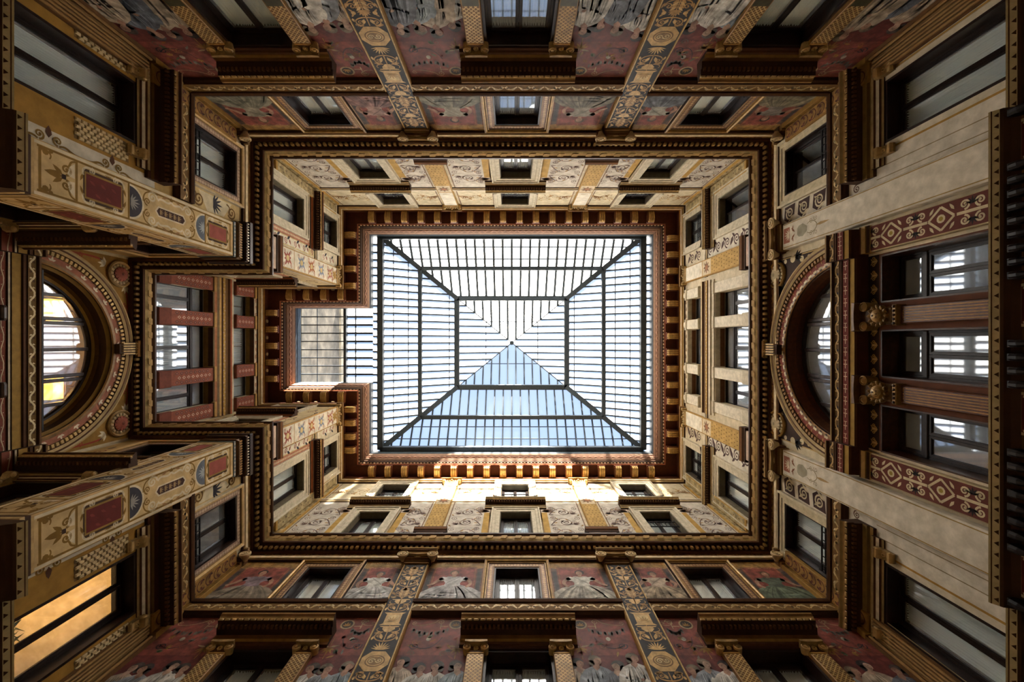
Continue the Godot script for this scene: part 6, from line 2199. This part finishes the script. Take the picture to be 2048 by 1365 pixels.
func skylight() -> void:
	var cx := 0.02
	var cz := 0.05
	var hx := 6.3
	var hz := 5.11
	var h0 := 20.55
	var s1 := 0.736
	var s2 := 0.463
	var slope := func(p: Vector2) -> float: return h0 + 4.0 * (1.0 - maxf(absf(p.x - cx) / hx, absf(p.y - cz) / hz))
	var cap := func(p: Vector2) -> float: return h0 + 4.0 * (1.0 - s2) + 0.1 + 1.35 * (1.0 - maxf(absf(p.x - cx) / hx, absf(p.y - cz) / hz) / s2)
	var flat := func(_p: Vector2) -> float: return h0 - 0.05
	var pt := func(sx: float, sz: float, s: float) -> Vector2: return Vector2(cx + sx * hx * s, cz + sz * hz * s)
	var tiers := [[1.0, s1, [0.3, 0.68]], [s1, s2, []]]
	for f in 4:
		window_count += 1
		var o := structure("window_%d" % window_count)
		for tr in tiers:
			var a: Vector2
			var pol := PackedVector2Array()
			var inner: float = tr[1]
			var outer: float = tr[0]
			var xs := []
			var zs := []
			var sg := 1.0 if f in [0, 1] else -1.0
			if f in [0, 2]:
				pol = PackedVector2Array([pt.call(-1, sg, outer), pt.call(1, sg, outer), pt.call(1, sg, inner), pt.call(-1, sg, inner)])
				xs = spaced(cx - hx, cx + hx, 0.452)
				zs = [cz + sg * hz * outer]
				for q in tr[2]:
					zs.append(cz + sg * hz * lerpf(outer, inner, q))
				zs.append(cz + sg * hz * inner)
				zs.sort()
			else:
				pol = PackedVector2Array([pt.call(sg, -1, outer), pt.call(sg, 1, outer), pt.call(sg, 1, inner), pt.call(sg, -1, inner)])
				zs = spaced(cz - hz, cz + hz, 0.362)
				xs = [cx + sg * hx * outer]
				for q in tr[2]:
					xs.append(cx + sg * hx * lerpf(outer, inner, q))
				if tr[2].is_empty():
					xs.append(cx + sg * hx * lerpf(outer, inner, 0.78))
				xs.append(cx + sg * hx * inner)
				xs.sort()
			glaze(o, pol, slope, xs, zs, 0.11 if f == 0 else 0.068, f in [0, 2])
		# lantern face
		var sg2 := 1.0 if f in [0, 1] else -1.0
		var tri3 := PackedVector2Array([pt.call(-1, sg2, s2), pt.call(1, sg2, s2), Vector2(cx, cz)]) if f in [0, 2] else PackedVector2Array([pt.call(sg2, -1, s2), pt.call(sg2, 1, s2), Vector2(cx, cz)])
		if f in [0, 2]:
			var zz := [cz, cz + sg2 * hz * s2 * 0.49, cz + sg2 * hz * s2]
			zz.sort()
			glaze(o, tri3, cap, spaced(cx - hx * s2, cx + hx * s2, 0.449), zz, 0.1 if f == 0 else 0.07, true)
		else:
			var xx := [cx, cx + sg2 * hx * s2 * 0.49, cx + sg2 * hx * s2]
			xx.sort()
			glaze(o, tri3, cap, xx, spaced(cz - hz * s2, cz + hz * s2, 0.364), 0.068, false)
	# flat glass over the bay and along the short sides
	window_count += 1
	var fl := structure("window_%d" % window_count)
	var x0 := -BAY_BACK + 0.84
	var xw := cx - hx
	glaze(fl, PackedVector2Array([Vector2(x0, -1.85), Vector2(-7.95, -1.85), Vector2(-7.95, 1.71), Vector2(x0, 1.71)]), flat, [x0, -9.35, -7.95], spaced(-1.85, 1.71, 0.396), 0.045, false, "pane_clear")
	glaze(fl, PackedVector2Array([Vector2(-7.95, -1.85), Vector2(-6.66, -1.85), Vector2(-6.66, 1.71), Vector2(-7.95, 1.71)]), flat, [-7.95, -7.5, -6.66], spaced(-1.85, 1.71, 0.396), 0.09, false)
	glaze(fl, PackedVector2Array([Vector2(-6.66, -5.16), Vector2(xw, -5.16), Vector2(xw, 5.16), Vector2(-6.66, 5.16)]), flat, [-6.66, xw], spaced(-5.16, 5.16, 0.37), 0.07, false)
	glaze(fl, PackedVector2Array([Vector2(cx + hx, -5.16), Vector2(6.66, -5.16), Vector2(6.66, 5.16), Vector2(cx + hx, 5.16)]), flat, [cx + hx, 6.66], spaced(-5.16, 5.16, 0.37), 0.07, false)
	# steel frame
	var g := thing("skylight_frame", "dark blue-grey steel hipped roof frame carrying the glass, with central boss", "roof frame", Transform3D())
	var P3 := func(sx: float, sz: float, s: float, dv: float) -> Vector3:
		var p: Vector2 = pt.call(sx, sz, s)
		return Vector3(p.x, h0 + 4.0 * (1.0 - s) + dv + LENS_Y, p.y)
	var rings := [[1.0, 0.27, 0.3, -0.12], [s1, 0.19, 0.22, -0.1], [s2, 0.26, 0.3, -0.05]]
	for r in rings:
		var cs := [[-1, 1], [1, 1], [1, -1], [-1, -1]]
		for k in 4:
			var b := B.new()
			var c: Array = cs[k]
			var d: Array = cs[(k + 1) % 4]
			b.bar(P3.call(c[0], c[1], r[0], r[3]), P3.call(d[0], d[1], r[0], r[3]), r[1], r[2], steel)
			part(g, "ring_beam", b, "iron")
	for c in [[-1, 1], [1, 1], [1, -1], [-1, -1]]:
		var b := B.new()
		b.bar(P3.call(c[0], c[1], 1.0, -0.1), P3.call(c[0], c[1], s2, -0.1), 0.24, 0.24, steel)
		part(g, "hip_beam", b, "iron")
		b = B.new()
		b.bar(P3.call(c[0], c[1], s2, 0.05), Vector3(cx, h0 + 4.0 * (1.0 - s2) + 1.4 + LENS_Y, cz), 0.05, 0.06, steel)
		part(g, "lantern_hip", b, "iron")
	var kb := B.new()
	kb.lathe(Vector3(cx, h0 + 4.0 * (1.0 - s2) + 1.23 + LENS_Y, cz), Vector3.UP, [[0.001, 0.0], [0.1, 0.0], [0.13, 0.05], [0.13, 0.15], [0.05, 0.25]], 16, steel)
	part(g, "boss", kb, "iron")
	var bm := B.new()
	bm.bar(Vector3(-7.95, h0 - 0.17 + LENS_Y, -1.85), Vector3(-7.95, h0 - 0.17 + LENS_Y, 1.71), 0.12, 0.22, steel)
	part(g, "bay_beam", bm, "iron")
	# the gutter upstand that closes the roof over the cornice
	var t := trim()
	for i in 8:
		part(t, "gutter", ring(i, [[0.84, 20.08], [0.86, 20.1], [0.86, 20.42], [0.82, 20.5], [-0.6, 20.55], [-0.6, 19.9]], [steel, steel, C("5a6570"), steel, steel]), "iron")

func outside() -> void:
	# the neighbouring house above the bay's glass
	var t := thing("neighbour_house", "weathered grey plaster wall of a taller neighbouring house seen through the bay's glass", "building", Transform3D(Basis(Vector3(0, 0, -1), Vector3.UP, Vector3(1, 0, 0)), Vector3(-11.6, LENS_Y, 0)))
	var b := B.new()
	b.box(-3.4, 20.3, -4.0, 3.6, 29.0, 0.0, C("8f8778"))
	part(t, "wall", b, "weathered")
	b = B.new()
	b.box(-3.5, 28.6, -4.0, 3.7, 29.2, 0.12, C("c4baa4"))
	part(t, "eaves", b, "weathered")
	b = B.new()
	b.bev(-3.4, 23.4, 0.0, 3.6, 23.6, 0.06, 0.02, C("9a917f"))
	part(t, "ledge", b, "weathered")
